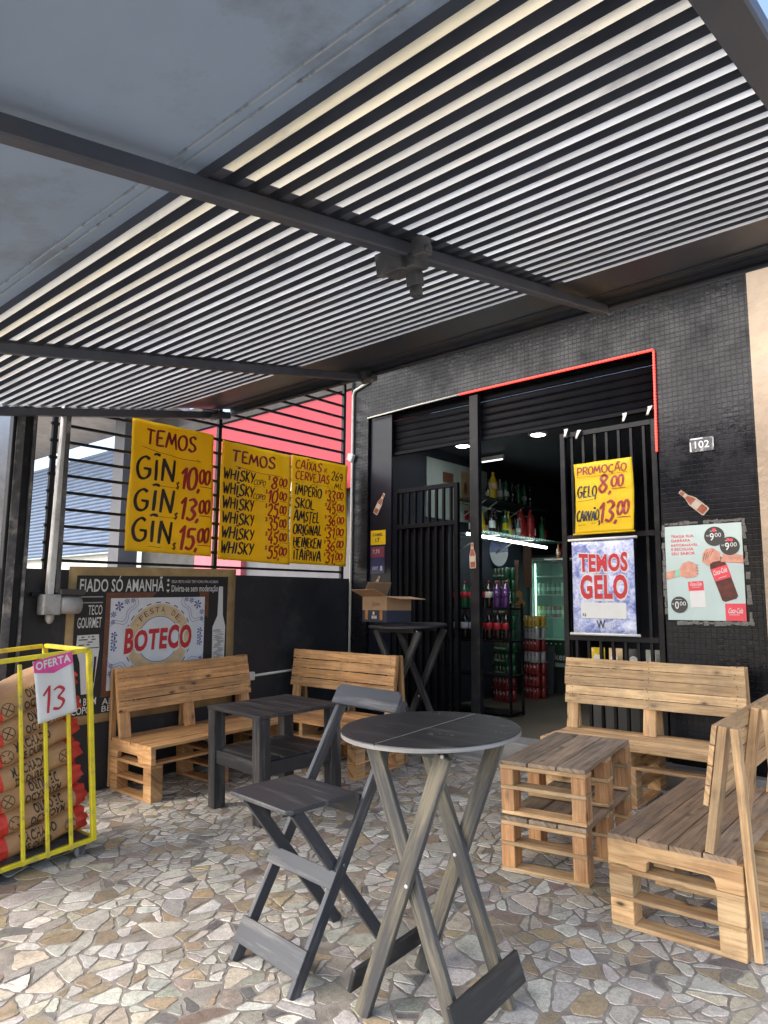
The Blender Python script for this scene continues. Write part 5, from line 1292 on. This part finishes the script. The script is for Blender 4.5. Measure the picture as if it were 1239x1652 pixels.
# drinks cooler
t = thing('drinks_cooler', 'glass fronted drinks cooler glowing green deep in the shop', 'cooler', (-4.90, 9.35, .3))
cw, cd, ch = .62, .58, 1.90
m = MB()
m.box((-cw/2+.02, 0, ch/2), (.04, cd, ch)); m.box((cw/2-.02, 0, ch/2), (.04, cd, ch)); m.box((0, cd/2-.02, ch/2), (cw-.08, .04, ch)); m.box((0, 0, .20), (cw-.08, cd-.04, .40)); m.box((0, 0, ch-.05), (cw-.08, cd-.04, .10)); m.build('cabinet', GREYP, t)
m = MB(); m.box((0, cd/2-.05, 1.12), (cw-.09, .01, 1.36)); m.box((-cw/2+.045, -.02, 1.12), (.006, cd-.1, 1.36)); m.build('lining', FRIDGEL, t)
for x in (-cw/2+.06, cw/2-.06):
    m = MB(); m.tube([(x, -cd/2+.03, .46), (x, -cd/2+.03, 1.78)], .010, 8); m.build('lit_tube', COOLL, t)
m = MB()
for z in (.72, 1.02, 1.34, 1.60): m.box((0, -.02, z), (cw-.10, cd-.14, .010))
m.each('wire_shelf', CREAMW, t)
m = MB(); yd = -cd/2-.025
for x in (-cw/2+.02, cw/2-.02): m.box((x, yd, 1.11), (.04, .04, 1.50))
m.box((0, yd, .38), (cw-.08, .04, .04)); m.box((0, yd, 1.84), (cw-.08, .04, .04)); fr_ = m.build('door_frame', PALEG, t)
m = MB(); m.box((0, yd, 1.11), (cw-.085, .006, 1.41)); m.build('door_glass', GLASS, fr_)
m = MB(); f = sheet((-cw/2+.03, yd-.022, .42), X_, Z_, (0, -1, 0)); m.prism(rect(0, 0, cw-.06, .30), f, -.002, .002); sg_ = m.build('brand_panel', M('dark_green_panel', (.02,.07,.04), .4, bmp=0), t)
m = MB(); text(m, 'Heineken', .03, .035, .50, .09, f, .003, .02); m.flat(circle(.2, .19, .008, n=8), f, .003)
for k in range(5): m.flat(circle(.16+.07*k, .25, .011, n=8), f, .003)
m.build('lettering', WHITE, sg_)
m = MB(); m.flat([(.18+(.035 if k % 2 == 0 else .014)*math.cos(PI/2+k*PI/5), .17+(.035 if k % 2 == 0 else .014)*math.sin(PI/2+k*PI/5)) for k in range(10)], f, .0035); m.build('red_star', REDP, sg_)
def can(x, y, z, mat, label):
    t = thing('drink_can', label, 'can', (x, y, z), group='cans in the drinks cooler')
    m = MB(); m.lathe([(.026,0),(.033,.008),(.033,.145),(.027,.158),(.025,.160)], n=14); m.build('can_body', mat, t); m = MB(); m.lathe([(.0332,.05),(.0336,.052),(.0336,.10),(.0332,.102)], n=14); m.build('can_print', WHITE, t)
for r_, (z, mats, row) in enumerate(((1.027, (G_YEL, G_YEL, G_ORANGE, G_RED, G_RED, G_YEL, G_RED), 'lower'), (1.347, (CANW, CANW, CANG, CANG, CANG, CANW, CANG), 'upper'))):
    for i, mt in enumerate(mats):
        can(-5.12+.072*i, 9.16, .3+z, mt, '%s can in the %s lit row of the drinks cooler, counted from the left' % (('first', 'second', 'third', 'fourth', 'fifth', 'sixth', 'last')[i], row))
t = thing('star_badge', 'small red star ornament standing on top of the drinks cooler', 'ornament', (-4.78, 9.2, 2.20)); m = MB(); m.prism([((.085 if k % 2 == 0 else .036)*math.cos(PI/2+k*PI/5), .07+(.085 if k % 2 == 0 else .036)*math.sin(PI/2+k*PI/5)) for k in range(10)], lambda a, b, d: (a, d, b), 0, .02); m.build('star', REDP, t)

# rack of big soda bottles by the post
t = thing('soda_rack', 'dark rack of big soda bottles just behind the door post', 'rack', (-4.55, 6.85, .3))
m = MB()
for z in (.03, .42, .79, 1.14): m.box((0, 0, z), (.86, .28, .02))
for x in (-.42, .42):
    for y in (-.125, .125): m.box((x, y, .6), (.022, .022, 1.2))
m.each('rack_frame', BLKMET, t)
for i in range(7): bottle('pet', -4.88+.11*i, 6.80, .3+1.15, (G_DARK, G_GREEN, G_GREEN, G_DARK, G_DARK, G_PURP, G_PURP)[i], (REDP, REDP, PINKP, REDP, CREAMW, G_PURP, G_PURP)[i], '%s big soda bottle on the top tier of the dark rack, from the left' % ('First', 'Second', 'Third', 'Fourth', 'Fifth', 'Sixth', 'Last')[i], .86, REDP, 'big soda bottles on the rack')
for i in range(7): bottle('pet', -4.88+.11*i, 6.80, .3+.80, G_DARK, (CREAMW, WHITE, PALEB, REDP, REDP, REDP, REDP)[i], '%s big soda bottle on the second tier of the dark rack, from the left' % ('First', 'Second', 'Third', 'Fourth', 'Fifth', 'Sixth', 'Last')[i], .9, REDP, 'big soda bottles on the rack')
# goods seen low between the gate bars
t = thing('snack_counter', 'dark counter with snack packets behind the lower gate bars', 'counter', (-2.45, 6.3, .3)); m = MB(); m.box((0, .15, .30), (1.1, .4, .60)); m.build('cabinet', GREYP, t)
for i, (mt, nm) in enumerate(((G_YEL, 'yellow'), (TANP, 'tan'), (GREYP, 'black'), (PALEG, 'pale green'), (REDP, 'red'), (YELP, 'bright yellow'))):
    t = thing('snack_packet', '%s snack packet standing on the counter behind the lower gate bars' % nm, 'packet', (-2.93+.17*i, 6.28, .90), R(random.uniform(-12, 12)), group='snack packets behind the gate')
    m = MB(); m.grid(6, 8, lambda u, v: ((u-.5)*.13, -.03*math.sin(PI*u)*math.sin(PI*v), v*.20)); m.grid(6, 8, lambda u, v: ((.5-u)*.13, .03*math.sin(PI*u)*math.sin(PI*v), v*.20)); m.build('packet_body', mt, t)
    m = MB(); m.prism(circle(0, .11, .035, .03, 14), lambda a, b, d: (a, -.031-d, b), 0, .002); m.build('packet_print', WHITE if mt != WHITE else REDP, t)
